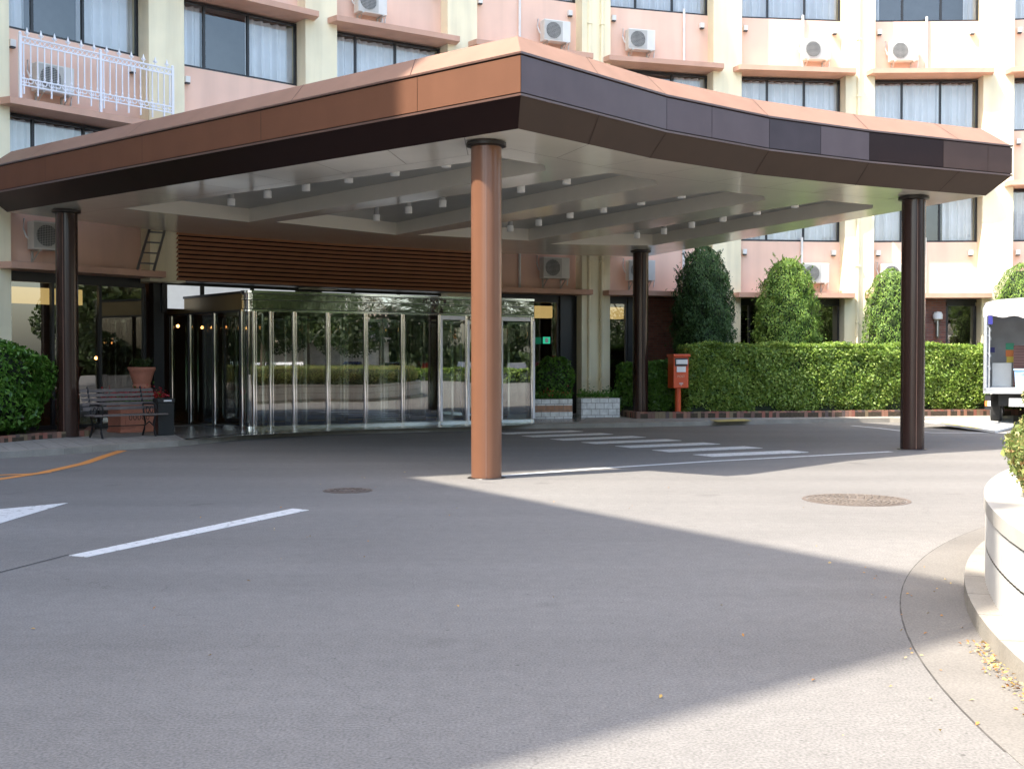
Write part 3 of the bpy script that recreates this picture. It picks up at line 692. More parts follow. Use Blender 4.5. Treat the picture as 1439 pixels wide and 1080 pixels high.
# ------------------------------------------------------------------ brown louvred bulkhead over the doors
bk = [G(250, 327, ZS), G(480, 343, ZS), G(690, 355, ZS)]
lv = thing('louvre_bulkhead', 'long brown horizontal louvre bulkhead hanging above the glass entrance', 'bulkhead', (bk[1].x, bk[1].y, 3.26))
g = MB(); nb = 13; zt_ = ZS+.25
for q in range(nb):
    z0 = 3.28+q*(zt_-3.28)/nb; z1 = z0+(zt_-3.28)/nb
    for a, b in zip(bk[:-1], bk[1:]):
        d = (b-a).normalized(); o = Vector((d.y, -d.x, 0))
        g.add([Vector((a.x, a.y, z0))+o*.075, Vector((b.x, b.y, z0))+o*.075, Vector((b.x, b.y, z1-.032))+o*.012, Vector((a.x, a.y, z1-.032))+o*.012, Vector((a.x, a.y, z1)), Vector((b.x, b.y, z1))], [(0, 1, 2, 3)]); g.add([Vector((a.x, a.y, z1-.032))+o*.012, Vector((b.x, b.y, z1-.032))+o*.012, Vector((b.x, b.y, z1)), Vector((a.x, a.y, z1))], [(0, 1, 2, 3)], 1)
        g.add([Vector((a.x, a.y, z0)), Vector((b.x, b.y, z0)), Vector((b.x, b.y, z0))+o*.075, Vector((a.x, a.y, z0))+o*.075], [(0, 1, 2, 3)])
    a = bk[0]; e_ = Vector((-.62, .78, 0)); d = (bk[1]-a).normalized(); o = Vector((d.y, -d.x, 0))
    g.add([Vector((a.x, a.y, z0))+o*.05-d*.05, Vector((a.x, a.y, z1-.032))+o*.012-d*.012, Vector((a.x, a.y, z1-.032))+e_*.8-d*.012, Vector((a.x, a.y, z0))+e_*.8-d*.05], [(0, 1, 2, 3)])
    g.add([Vector((a.x, a.y, z0))+o*.05, Vector((a.x, a.y, z1-.032))+o*.012, Vector((a.x, a.y, z1-.032))+o*.012-d*.012, Vector((a.x, a.y, z0))+o*.05-d*.05], [(0, 1, 2, 3)])
g.build('slats', [M['louver'], M['bronze_dark']], lv)
g = MB()
for a, b in zip(bk[:-1], bk[1:]):
    d = (b-a).normalized(); o = Vector((d.y, -d.x, 0))
    g.prism([((a-o*.02).x, (a-o*.02).y), ((b-o*.02).x, (b-o*.02).y), ((b-o*.55).x, (b-o*.55).y), ((a-o*.55).x, (a-o*.55).y)], 3.262, 3.30)
g.build('underside', M['frame'], lv)

# ------------------------------------------------------------------ glass vestibule
ves = thing('glass_vestibule', 'mirror-bright glass vestibule with chrome posts under the canopy', 'entrance', (VC0.x, VC0.y, .106))
ef = (VC1-VC0); ef.z = 0; LF = ef.length; ef.normalize(); on = Vector((ef.y, -ef.x, 0)); hf = math.atan2(ef.y, ef.x)
SL = G(236, 593.5, .1); es = (SL-VC0); es.z = 0; LS = es.length; es.normalize()
HB, HT = 2.56, 2.93
def onfront(px, back=0):
    k = (px-719.5)/F_PX; a = VC0-on*back
    t = (k*a.y-a.x)/(ef.x-k*ef.y); return a+ef*t
def onside(px):
    k = (px-719.5)/F_PX; t = (k*VC0.y-VC0.x)/(es.x-k*es.y); return VC0+es*t
RC = .16                                                               # corner radius
c0 = VC0+ef*RC; c1 = VC0+es*RC
def corner(r_off=0):
    pts = []
    for q in range(9):
        t = q/8; p = c1*(1-t)**2+VC0*2*t*(1-t)+c0*t*t; pts.append(p)
    return pts
cor = corner()
right_back = VC1+(-on)*3.6
def wallstrip(path, z0, z1, name, m, parent=ves, off=0):
    g = MB(); g.strip([Vector((p.x, p.y, z0)) for p in path], [Vector((p.x, p.y, z1)) for p in path]); return g.build(name, m, parent, smooth=False)
side_path = [VC0+es*LS, c1]; front_path = [c0, VC1]
wallstrip(side_path, HB, HT, 'header_side', M['header_warm'])
g = MB(); g.strip([Vector((p.x, p.y, HB)) for p in cor], [Vector((p.x, p.y, HT)) for p in cor]); g.build('header_corner', M['mirror'], ves, smooth=True)
g = MB(); g.strip([Vector((p.x, p.y, HB)) for p in (c0, VC1, right_back)], [Vector((p.x, p.y, HT)) for p in (c0, VC1, right_back)]); g.build('header_front', M['mirror'], ves)
allp = [VC0+es*LS]+cor+[VC1, right_back]
g = MB(); g.add([Vector((p.x, p.y, HB+.02)) for p in allp], [tuple(range(len(allp)))]); g.build('vestibule_ceiling', mat('vestibule_ceiling', (.3, .3, .3), .5), ves)
g = MB(); g.add([Vector((p.x, p.y, HT-.02)) for p in allp], [tuple(range(len(allp)))]); g.build('vestibule_roof', M['roof'], ves)
def rail(path, z0, z1, out, name, m):
    g = MB()
    for a, b in zip(path[:-1], path[1:]):
        d = (b-a).normalized(); o = Vector((d.y, -d.x, 0))
        g.prism([((a+o*out).x, (a+o*out).y), ((b+o*out).x, (b+o*out).y), ((b-o*.03).x, (b-o*.03).y), ((a-o*.03).x, (a-o*.03).y)], z0, z1)
    return g.build(name, m, ves)
outer = [VC0+es*LS]+cor+[VC1]
for z0, z1, o_ in ((HB-.03, HB+.015, .02), (HT-.02, HT+.03, .03), (2.78, 2.79, .012)): rail(outer[1:], z0, z1, o_, 'header_rail', M['chrome'])
for z0, z1 in ((HB+.016, HB+.03), (2.765, 2.779), (HT-.036, HT-.021)): rail(outer[1:], z0, z1, .008, 'header_gap', M['frame'])
rail([VC0+es*LS, c1], HB-.03, HB+.015, .02, 'header_rail', M['frame']); rail([VC0+es*LS, c1], HT-.03, HT+.02, .03, 'header_rail', M['frame'])
rail(outer, .108, .17, .02, 'threshold', M['chrome'])
fx = [380, 413, 460, 513, 565, 617, 655, 702, 747]; sx = [242, 268, 302]
pf = [onfront(x) for x in fx]; ps = [onside(x) for x in sx]
posts = ps+[c1, c0]+pf
for k_, p in enumerate(posts):
    g = MB(); r = .034 if k_ not in (5,) else .025
    g.tube([Vector((p.x, p.y, .11)), Vector((p.x, p.y, HB-.02))], r, 16)
    g.tube([Vector((p.x, p.y, .11))+ef*.06-on*.01, Vector((p.x, p.y, HB-.02))+ef*.06-on*.01], .014, 10)
    g2 = MB(); g2.tube([Vector((p.x, p.y, .11))-ef*.045-on*.02, Vector((p.x, p.y, HB-.02))-ef*.045-on*.02], .014, 8); g2.build('gasket', M['frame'], ves)
    g.build('chrome_post', M['chrome'], ves, smooth=True)
def pane(a, b, z0, z1, name='glass_pane', m=None, parent=ves):
    g = MB(); g.add([Vector((a.x, a.y, z0)), Vector((b.x, b.y, z0)), Vector((b.x, b.y, z1)), Vector((a.x, a.y, z1))], [(0, 1, 2, 3)]); return g.build(name, m or M['door_glass'], parent)
seq = [VC0+es*LS]+ps+[c1]
for a, b in zip(seq[:-1], seq[1:]): pane(a, b, .17, HB-.03)
g = MB(); g.strip([Vector((p.x, p.y, .17)) for p in cor], [Vector((p.x, p.y, HB-.03)) for p in cor]); g.build('glass_pane', M['door_glass'], ves, smooth=True)
seq = [c0]+pf
for a, b in zip(seq[:-1], seq[1:]): 
    j = ef*0
    pane(a+on*random.uniform(-.004, .004), b+on*random.uniform(-.004, .004), .17, HB-.03)
pane(pf[-1], right_back, .17, HB-.03)
# sliding door leaves with chrome frames just behind the front glass
def leaf(a, b, z0=.14, z1=2.42, fw=.05):
    d = (b-a).normalized(); h = math.atan2(d.y, d.x); L = (b-a).length; T = frame(a, h); g = MB()
    for x0 in (0, L-fw): g.box(x0, x0+fw, -.02, .02, z0, z1, T=T)
    g.box(fw, L-fw, -.02, .02, z0, z0+.12, T=T); g.box(fw, L-fw, -.02, .02, z1-.06, z1, T=T)
    o = g.build('door_leaf', M['chrome'], ves); pane(a+d*fw, b-d*fw, z0+.12, z1-.06, 'door_pane', M['door_glass'], o)
for x0, x1 in ((514, 540), (541, 566), (617, 640)): leaf(onfront(x0)-on*.12, onfront(x1)-on*.12)
for x0, x1 in ((668, 702), (716, 746)): leaf(onfront(x0, 0)-on*.1, onfront(x1, 0)-on*.1)
# inner screen 2.6 m behind
base = VC0-on*2.6-ef*.2; k_ = 0; xs = [0, 1.15, 2.3, 3.3, 4.3, 5.4, 6.5, 6.9]
for a, b in zip(xs[:-1], xs[1:]): leaf(base+ef*(a+.02), base+ef*(b-.02), z1=2.5, fw=.045)
# white door surround on the right half and chrome screens close behind the side
for a, b in ((617, 655), (702, 747)):
    p0, p1 = onfront(a), onfront(b); rail([p0, p1], HB-.12, HB-.032, .012, 'door_head', M['white_metal'])
for px_ in (617, 655, 702, 747):
    p = onfront(px_); T = frame(p, hf); g = MB(); g.box(.03, .085, -.05, .012, .17, HB-.12, T=T); g.build('door_jamb', M['white_metal'], ves)
sd_ = [VC0+es*(.3+k*.62)+ef*.5 for k in range(7)]
for a, b in zip(sd_[:-1], sd_[1:]): leaf(b, a, z1=2.5, fw=.04)
for k in range(5): leaf(VC0+ef*(.15+k*.95)-on*.85, VC0+ef*(.15+k*.95+.5)-on*.85, z1=2.48, fw=.035)
# blue mat
g = MB(); m0 = VC0-on*.35+ef*.2; g.prism([((m0).x, (m0).y), ((m0+ef*(LF-.6)).x, (m0+ef*(LF-.6)).y), ((m0+ef*(LF-.6)-on*1.9).x, (m0+ef*(LF-.6)-on*1.9).y), ((m0-on*1.9).x, (m0-on*1.9).y)], .108, .125)
tag(g.build('entrance_mat', M['carpet']), 'deep blue mat lying inside the glass vestibule', 'mat')

# ------------------------------------------------------------------ road markings
def flat(pts, name, m, z=.004):
    g = MB(); g.prism([(p.x, p.y) for p in pts], -.05, z); return struct(g.build(name, m))
cwp0L, cwp0R, cwp6L, cwp6R = G(704, 609), G(811, 605.3), G(987, 640), G(1123, 634)
wv = (cwp6L-cwp0L)/6; wd = wv.normalized()*.235
for q in range(7):
    a = lerp(cwp0L, cwp6L, q/6); b = lerp(cwp0R, cwp6R, q/6)
    flat([a-wd, b-wd, b+wd, a+wd], 'crosswalk_stripe', M['paint'])
def line(px, wdt, name, m, z=.004):
    P = [G(*p) for p in px]; L_ = []; R_ = []
    for i, p in enumerate(P):
        d = (P[min(i+1, len(P)-1)]-P[max(i-1, 0)]).normalized(); o = Vector((d.y, -d.x, 0)); L_.append(p+o*wdt/2); R_.append(p-o*wdt/2)
    g = MB(); g.strip([Vector((p.x, p.y, z)) for p in L_], [Vector((p.x, p.y, z)) for p in R_]); return struct(g.build(name, m))
line([(704, 668.5), (850, 657.5), (1000, 648), (1252, 634.5)], .13, 'edge_line', M['paint'])
line([(1197, 598), (1235, 601.5), (1264, 605), (1310, 608), (1439, 608)], .12, 'edge_line', M['paint'])
flat([G(97, 780.5), G(122, 782.5), G(434, 716.5), G(411, 714.5)], 'lane_line', M['paint'])
line([(-60, 812), (0, 804), (97, 779)], .018, 'asphalt_joint', mat('asphalt_joint', (.05, .05, .05), .9), z=.003)
flat([G(95, 706.5), G(-70, 722), G(-52, 727), G(-230, 770), G(-215, 782), G(-40, 735), G(-30, 744)], 'arrow_marking', M['paint'])
line([(172, 633), (150, 640), (118, 651), (60, 664), (0, 673), (-80, 684)], .16, 'orange_line', M['orange'])
line([(70, 663.5), (40, 666), (0, 667.5), (-80, 668)], .13, 'orange_line', M['orange'], z=.0045)
# manhole covers
def manhole(px, py, r, label, m):
    p = G(px, py); t = thing('manhole_cover', label, 'manhole cover', (p.x, p.y, 0))
    g = MB(); g.lathe([(r*.9, -.02), (r*.9, .006), (r*.88, .006)], 48); g.build('lid', m, t, local=True)
    g = MB(); g.lathe([(r, -.02), (r, .004), (r*.93, .004), (r*.93, -.004)], 48); g.build('rim', M['iron'], t, local=True)
    g = MB()
    for rr in np.arange(.12, r*.85, .07):
        nn_ = int(rr*2*PI/.09)
        for k in range(nn_):
            a = 2*PI*k/nn_; T = Matrix.Translation((rr*math.cos(a), rr*math.sin(a), .006)) @ Matrix.Rotation(a, 4, 'Z'); g.box(-.02, .02, -.03, .03, 0, .005, T=T)
    o = g.build('tread', m, t, local=True)
manhole(1203, 702, .57, 'large round patterned manhole cover on the sunlit asphalt', mat('worn_sandy_iron', (.13, .108, .09), .75, var=.1, scale=8))
manhole(489, 689, .29, 'small dark round manhole cover on the shaded asphalt', M['iron'])

# ------------------------------------------------------------------ round planter island at the edge of the drive
IC = Vector((11.883, 3.927, 0)); 
def ring(r0, r1, z0, z1, name, m, n=180, kind=None, parent=None, a0=0, a1=2*PI):
    g = MB(); V = []; 
    for k in range(n+1):
        a = a0+(a1-a0)*k/n; ca, sa = math.cos(a), math.sin(a)
        V += [Vector((IC.x+r0*ca, IC.y+r0*sa, z0)), Vector((IC.x+r1*ca, IC.y+r1*sa, z0)), Vector((IC.x+r1*ca, IC.y+r1*sa, z1)), Vector((IC.x+r0*ca, IC.y+r0*sa, z1))]
    F = []
    for k in range(n):
        for q in range(4): F.append((4*k+q, 4*k+(q+1) % 4, 4*k+4+(q+1) % 4, 4*k+4+q))
    g.add(V, F); return g.build(name, m, parent)
struct(ring(9.4, 9.993, -.05, .003, 'gutter_apron', M['apron'])); struct(ring(9.992, 10.0, -.05, .0015, 'apron_joint', mat('dark_joint', (.06, .055, .05), .9, var=.5, scale=6), a0=PI*.70, a1=PI*.985))
ring_k = MB()
nk = 100
for k in range(nk):
    a0 = 2*PI*k/nk+.0006; a1 = 2*PI*(k+1)/nk-.0006; r0, r1 = 9.38, 9.615
    q = []
    for rr, aa in ((r0, a0), (r1, a0), (r1, (a0+a1)/2), (r1, a1), (r0, a1)): q.append((IC.x+rr*math.cos(aa), IC.y+rr*math.sin(aa)))
    ring_k.prism(q, -.02, .11)
struct(ring_k.build('island_kerb', M['kerb']))
isl = thing('round_planter', 'big round raised planter clad in white ribbed tile beside the drive', 'planter', tuple(IC))
g = MB(); n_ = 1400; 
def ribbed(z0, z1, r):
    A = []; B = []
    for k in range(n_+1):
        a = 2*PI*k/n_; rr = r+(.0018 if k % 2 else -.0018); A.append(Vector((IC.x+rr*math.cos(a), IC.y+rr*math.sin(a), z0))); B.append(Vector((IC.x+rr*math.cos(a), IC.y+rr*math.sin(a), z1)))
    g.strip(A, B)
ribbed(.05, .325, 9.49); ribbed(.337, .545, 9.49); g.build('wall_tiles', M['white_tile'], isl)
ring(9.2, 9.475, .05, .56, 'wall_core', M['kerb'], parent=isl)
gg = MB(); nk = 110
for k in range(nk):
    a0 = 2*PI*k/nk+.0004; a1 = 2*PI*(k+1)/nk-.0004; q = []
    for rr, aa in ((9.14, a0), (9.5, a0), (9.5, (a0+a1)/2), (9.5, a1), (9.14, a1), (9.14, (a0+a1)/2)): q.append((IC.x+rr*math.cos(aa), IC.y+rr*math.sin(aa)))
    gg.prism(q, .557, .645)
gg.build('coping', mat('coping_stone', (.47, .45, .41), .7, var=.12, scale=3, bump=.2, streak=.1), isl)
g = MB(); g.lathe([(9.15, 0), (9.15, .5)], 90, c=tuple(IC)); g.build('soil', M['soil'], isl)
# clipped azalea hedge ring on the island
def hedge_ring():
    t = thing('island_hedge', 'low clipped azalea hedge growing on the round tiled planter', 'hedge', (IC.x, IC.y, .5))
    g = MB(); V = []; n2 = 120; prof = [(8.1, .5), (8.0, 1.1), (8.2, 1.19), (9.05, 1.19), (9.24, 1.07), (9.27, .9), (9.12, .55)]
    for k in range(n2):
        a = 2*PI*k/n2; 
        for r, z in prof: V.append(Vector((IC.x+(r-.03)*math.cos(a), IC.y+(r-.03)*math.sin(a), z-.03)))
    m_ = len(prof); F = [(k*m_+q, k*m_+q+1, ((k+1) % n2)*m_+q+1, ((k+1) % n2)*m_+q) for k in range(n2) for q in range(m_-1)]
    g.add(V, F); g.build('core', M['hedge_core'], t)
    P = []; NN = []
    for n3, (al, ah), sz in ((62000, (PI*.55, PI*.97), 1), (60000, (0, 2*PI), 2)):
        a = rng.uniform(al, ah, n3); tt = rng.uniform(0, 1, n3)
        side = tt < .55
        z = np.where(side, rng.uniform(.58, 1.24, n3), 1.27+rng.normal(0, .03, n3)); r = np.where(side, 9.31-np.clip(.9-z, 0, 1)*.45+rng.normal(0, .02, n3), rng.uniform(8.0, 9.25, n3))
        edge = side & (z > 1.0); r = np.where(edge, r-(z-1.0)*.8, r); wob = .025*np.sin(a*37)+.02*np.sin(a*61+z*9)
        r = r+wob; nx = np.where(side, 1, .15); nz = np.where(side, .25, 1)
        P.append(np.stack([IC.x+r*np.cos(a), IC.y+r*np.sin(a), z], 1)); NN.append(np.stack([np.cos(a)*nx, np.sin(a)*nx, nz], 1))
    leaves('foliage', P[0], NN[0], .026, M['leaf_island'], t, spread=.7, aspect=.5); leaves('far_foliage', P[1], NN[1], .055, M['leaf_island'], t, spread=.7, aspect=.5)
M['leaf_island'] = leaf_mat('azalea_leaf', [(.05, .09, .02), (.12, .18, .04), (.22, .28, .08), (.38, .38, .14), (.45, .2, .1)])
hedge_ring()
# fallen leaves
P = []; 
a = rng.uniform(PI*.93, PI*1.30, 1500); r = 9.63+np.abs(rng.normal(0, .05, 1500)); P.append(np.stack([IC.x+r*np.cos(a), IC.y+r*np.sin(a), .008+rng.uniform(0, .03, 1500)], 1))
a = rng.uniform(PI*.85, PI*1.3, 130); r = 9.66+np.abs(rng.normal(0, .55, 130)); P.append(np.stack([IC.x+r*np.cos(a), IC.y+r*np.sin(a), np.full(130, .01)], 1))
x = rng.uniform(-3, 3.5, 46); y = rng.uniform(3.5, 16, 46); P.append(np.stack([x, y, np.full(46, .01)], 1))
P = np.concatenate(P); tag(leaves('fallen_leaves', P, np.tile([0, 0, 1.], (len(P), 1)), .024, M['litter'], spread=.3, aspect=.6), 'small yellow and brown fallen leaves strewn along the planter kerb', 'leaves', kind='stuff')

# ------------------------------------------------------------------ brick edged beds
def bed(pts, zt, label, m, soil_back, width=.11):
    t = thing('brick_edging', label, 'edging', (pts[0].x, pts[0].y, .1)); g = MB()
    for a, b in zip(pts[:-1], pts[1:]):
        d = (b-a).normalized(); o = Vector((-d.y, d.x, 0)); L = (b-a).length; k = int(L/.09)
        for q in range(k):
            p0 = a+d*(L*q/k+.003); p1 = a+d*(L*(q+1)/k-.003); j = random.uniform(-.004, .004)
            g.prism([((p0+o*j).x, (p0+o*j).y), ((p1+o*j).x, (p1+o*j).y), ((p1+o*width).x, (p1+o*width).y), ((p0+o*width).x, (p0+o*width).y)], .1, zt+random.uniform(-.004, .004))
    g.build('bricks', m, t)
    g = MB(); g.prism([(p.x, p.y) for p in pts+soil_back], .1, zt-.04); g.build('soil', M['soil'], t)
def rand_brick(name, cols):
    m, nt, b = _nodes(name); geo = N(nt, 'ShaderNodeNewGeometry'); cr = N(nt, 'ShaderNodeValToRGB'); cr.color_ramp.interpolation = 'CONSTANT'
    e = cr.color_ramp.elements; e[0].color = (*cols[0], 1); e[1].position = 1-1/len(cols); e[1].color = (*cols[-1], 1)
    for i in range(1, len(cols)-1):
        q = e.new(i/len(cols)); q.color = (*cols[i], 1)
    nt.links.new(geo.outputs['Random Per Island'], cr.inputs[0]); nt.links.new(cr.outputs[0], b.inputs['Base Color']); b.inputs['Roughness'].default_value = .8; return m
M['edging'] = rand_brick('mixed_edging_brick', [(.26, .10, .07), (.16, .09, .07), (.30, .15, .10), (.10, .075, .07), (.22, .12, .09), (.20, .15, .09)])
bedR = [G(x, y, .1) for x, y in ((873, 584.5), (895, 588), (1000, 587), (1150, 586), (1280, 584.5), (1400, 583.5), (1520, 584))]
bed(bedR, .26, 'brick edging in front of the long hedge and red postbox', M['edging'], [Vector((15, 31.5, 0))]+[Vector((K(i).x, K(i).y, 0)) for i in (7, 6, 5)]+[G(866, 577, .1)])
bedL = [G(x, y, .1) for x, y in ((-200, 634), (-100, 629), (0, 622), (60, 616.5), (125, 612.5), (133, 606))]
bed(bedL, .21, 'brick edging round the leafy shrub beside the bench', M['edging'], [Vector((-9.2, 22.0, 0)), Vector((-11.5, 19, 0)), Vector((-12.5, 16.5, 0))])

def box_hedge(name, label, pts, z0, z1, depth, n, size, m, wob=.075, side_n=None, spread=.75):
    """hedge along a polyline (front face), back 'depth' behind it"""
    t = thing(name, label, 'hedge', (pts[0].x, pts[0].y, z0)); g = MB(); segs = list(zip(pts[:-1], pts[1:])); tot = sum((b-a).length for a, b in segs); P = []; NN = []
    for a, b in segs:
        d = (b-a).normalized(); o = Vector((-d.y, d.x, 0)); L = (b-a).length; ins = .09
        q = [a+o*ins, b+o*ins, b+o*(depth-ins), a+o*(depth-ins)]; g.prism([(p.x, p.y) for p in q], z0, z1-ins)
        k = int(n*L/tot); u = rng.uniform(0, L, k); c = rng.uniform(0, 1, k); H = z1-z0
        fr_ = H/(H+depth*.9); side = c < fr_
        v = np.where(side, rng.normal(.02, .04, k), rng.uniform(0, depth, k)); z = np.where(side, z0+rng.uniform(0, 1, k)**.9*H, z1+rng.normal(0, .03, k))
        lump = wob*(np.sin(u*2.9+z*3)+np.sin(u*6.7-z*5.1+1)*.6+np.sin(z*9+u*1.3)*.4)
        v = np.where(side, v+lump*.6, v); z = np.where(side, z, z+lump*.5)
        rd = .16; e = np.clip((z-(z1-rd))/rd, 0, 1); v = np.where(side, v+e*e*rd, v); v = np.where(side & (z < z0+.3), v+(z0+.3-z)*.35, v)
        X = a.x+d.x*u+o.x*v; Y = a.y+d.y*u+o.y*v; P.append(np.stack([X, Y, z], 1))
        NN.append(np.stack([np.where(side, -o.x, -o.x*.3), np.where(side, -o.y, -o.y*.3), np.where(side, .35, 1)], 1))
    # ends
    for p, sgn in ((pts[0], -1), (pts[-1], 1)):
        d = (segs[0][1]-segs[0][0]).normalized() if sgn < 0 else (segs[-1][1]-segs[-1][0]).normalized(); o = Vector((-d.y, d.x, 0)); k = int(n*depth/tot*.6)
        v = rng.uniform(0, depth, k); z = z0+rng.uniform(0, 1, k)*(z1-z0); u = rng.normal(0, .04, k)*1.0; P.append(np.stack([p.x+d.x*u+o.x*v, p.y+d.y*u+o.y*v, z], 1)); NN.append(np.tile([d.x*sgn, d.y*sgn, .3], (k, 1)))
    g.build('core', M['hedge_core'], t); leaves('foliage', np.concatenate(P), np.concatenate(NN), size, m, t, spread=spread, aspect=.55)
    return t
def on_line(px, pts, back=0):
    k = (px-719.5)/F_PX
    for a, b in zip(pts[:-1], pts[1:]):
        a = a+Vector((0, back, 0)); b = b+Vector((0, back, 0)); d = b-a; t = (k*a.y-a.x)/(d.x-k*d.y)
        if -.02 <= t <= 1.02: return a+d*t
    return a+d*t
hb = [on_line(x, bedR, .34) for x in (968, 1060, 1150, 1280, 1372, 1470)]
box_hedge('box_hedge', 'long clipped bright green hedge behind the brick edging', hb, .22, 1.90, .85, 64000, .075, M['leaf'])
hd = [on_line(872, [bedR[1]-Vector((1.5, 0, 0)), bedR[2]], 1.35), on_line(966, bedR, 1.15)]
box_hedge('low_hedge', 'dark low hedge behind the postbox and the rear column', hd, .22, 1.42, .7, 9000, .085, M['leaf_dark'])
# rounded leafy shrub at the bench
def shrub(name, label, c, rx, ry, z0, z1, rot, n, size, m, pw=3.2):
    t = thing(name, label, 'shrub', (c[0], c[1], z0)); cr_, sr_ = math.cos(rot), math.sin(rot)
    th = rng.uniform(0, 2*PI, n); ph = np.arcsin(rng.uniform(-.9, 1, n)); D = np.stack([np.cos(ph)*np.cos(th), np.cos(ph)*np.sin(th), np.sin(ph)], 1)
    e = (np.abs(D)**pw).sum(1)**(-1/pw); Q = D*e[:, None]; lump = 1+.05*np.sin(Q[:, 0]*7+Q[:, 2]*5)+.05*np.sin(Q[:, 1]*9+Q[:, 2]*4)+rng.normal(0, .025, n); Q = Q*lump[:, None]
    h = (z1-z0)/2; X = Q[:, 0]*rx; Y = Q[:, 1]*ry; P = np.stack([c[0]+X*cr_-Y*sr_, c[1]+X*sr_+Y*cr_, z0+h+Q[:, 2]*h], 1)
    Nn = np.stack([D[:, 0]*cr_-D[:, 1]*sr_, D[:, 0]*sr_+D[:, 1]*cr_, D[:, 2]+.25], 1)
    g = MB(); V = []; F = []
    for i in range(13):
        p = -PI/2+PI*i/12
        for j in range(20):
            q = 2*PI*j/20; d = np.array([math.cos(p)*math.cos(q), math.cos(p)*math.sin(q), math.sin(p)]); s_ = (np.abs(d)**pw).sum()**(-1/pw)*.88; x, y, z = d*s_; x *= rx; y *= ry
            V.append(Vector((c[0]+x*cr_-y*sr_, c[1]+x*sr_+y*cr_, z0+h+z*h)))
    for i in range(12):
        for j in range(20): F.append((i*20+j, i*20+(j+1) % 20, (i+1)*20+(j+1) % 20, (i+1)*20+j))
    g.add(V, F); g.build('core', M['hedge_core'], t); leaves('foliage', P, Nn, size, m, t, spread=.75, aspect=.45); return t
uL = Vector((.485, .874)); vL = Vector((-.874, .485)); oL = Vector((-8.84, 19.87))
cL = oL+uL*-.6+vL*1.05
shrub('leafy_shrub', 'dense rounded dark green shrub beside the bench and column', (cL.x, cL.y), 2.05, .95, .18, 1.86, math.atan2(uL.y, uL.x), 16000, .115, M['leaf_dark'])

# ------------------------------------------------------------------ conifers between hedge and wall
def conifer(px, Y, zt, rmax, label, prof, n, m, size=.1, spiky=.0):
    x = (px-719.5)/F_PX*Y; z0 = .22; t = thing('conifer_tree', label, 'tree', (x, Y, z0))
    g = MB(); g.tube([(x, Y, z0), (x+.02, Y, z0+.8), (x, Y, zt*.8)], [.09, .07, .02], 8); g.build('trunk', M['bark'], t)
    H = zt-z0; zz = np.array([p[0] for p in prof]); rr = np.array([p[1] for p in prof])
    u = rng.uniform(0, 1, n*3); a = rng.uniform(0, 2*PI, n*3); r = np.interp(u, zz, rr); keep = rng.uniform(0, 1, n*3) < (r+.15)/1.15; u, a, r = u[keep][:n], a[keep][:n], r[keep][:n]; k = len(u)
    lump = 1+.08*np.sin(a*5+u*23)+.07*np.sin(a*9-u*31+1)+.04*np.sin(u*60+a*3); inner = rng.uniform(0, 1, k); rad = r*rmax*lump*np.where(inner < .25, rng.uniform(.75, .95, k), 1)
    rad = rad*(1+rng.exponential(.03+spiky*.08, k)*(rng.uniform(0, 1, k) < .3))
    P = np.stack([x+rad*np.cos(a), Y+rad*np.sin(a), z0+u*H], 1); Nn = np.stack([np.cos(a), np.sin(a), np.full(k, .35)], 1)
    if spiky:
        # pointed leader sprays at the outline
        for q in range(int(60+160*spiky)):
            a0 = random.uniform(0, 2*PI); u0 = random.uniform(.2, .98); r0 = np.interp(u0, zz, rr)*rmax; L = random.uniform(.16, .36); m2 = 40; tt = rng.uniform(0, 1, m2)**1.3; r0 *= .92
            dx, dz = .55, .83
            P = np.concatenate([P, np.stack([x+(r0+tt*L*dx)*math.cos(a0)+rng.normal(0, .02, m2)*(1-tt), Y+(r0+tt*L*dx)*math.sin(a0)+rng.normal(0, .02, m2)*(1-tt), z0+u0*H+tt*L*dz], 1)]); Nn = np.concatenate([Nn, rng.normal(0, 1, (m2, 3))])
    leaves('crown', P, Nn, size, m, t, spread=.6, aspect=.3, up=.9)
    g = MB(); g.lathe([(max(.02, rmax*.86*np.interp(v, zz, rr)), v*H*.97) for v in np.linspace(0, .97, 14)], 16, c=(x, Y, z0)); g.build('inner_crown', M['hedge_core'], t)
cone = [(0, .85), (.2, .97), (.45, 1), (.65, .97), (.8, .84), (.92, .58), (1, .15)]
oval = [(0, .85), (.25, .97), (.5, 1), (.7, .98), (.85, .84), (.95, .55), (1, .12)]
conifer(988, 30.95, 4.60, .76, 'tallest dark conifer behind the red postbox', cone, 34000, M['conifer_dark'], .085, .2)
conifer(1106, 31.3, 4.3, .80, 'bright spiky-topped conifer behind the sunlit hedge', [(0, .92), (.3, .98), (.5, 1), (.7, .92), (.84, .76), (.94, .5), (1, .12)], 34000, M['conifer'], .085, .45)
conifer(1251, 31.5, 4.04, .66, 'smooth oval clipped conifer partly behind the far column', oval, 22000, M['conifer'], .075, 0)
conifer(1436, 31.6, 4.2, .72, 'rounded clipped conifer rising behind the delivery truck', oval, 20000, M['conifer'], .075, 0)


# ================================================================== OBJECTS
def bu(px, i):
    """distance along bay i at which the column of pixels px meets the bay's pier line"""
    a = K(i-1); b = K(i); k = (px-719.5)/F_PX; d = (b-a); t = (k*a.y-a.x)/(d.x-k*d.y); return t*d.length
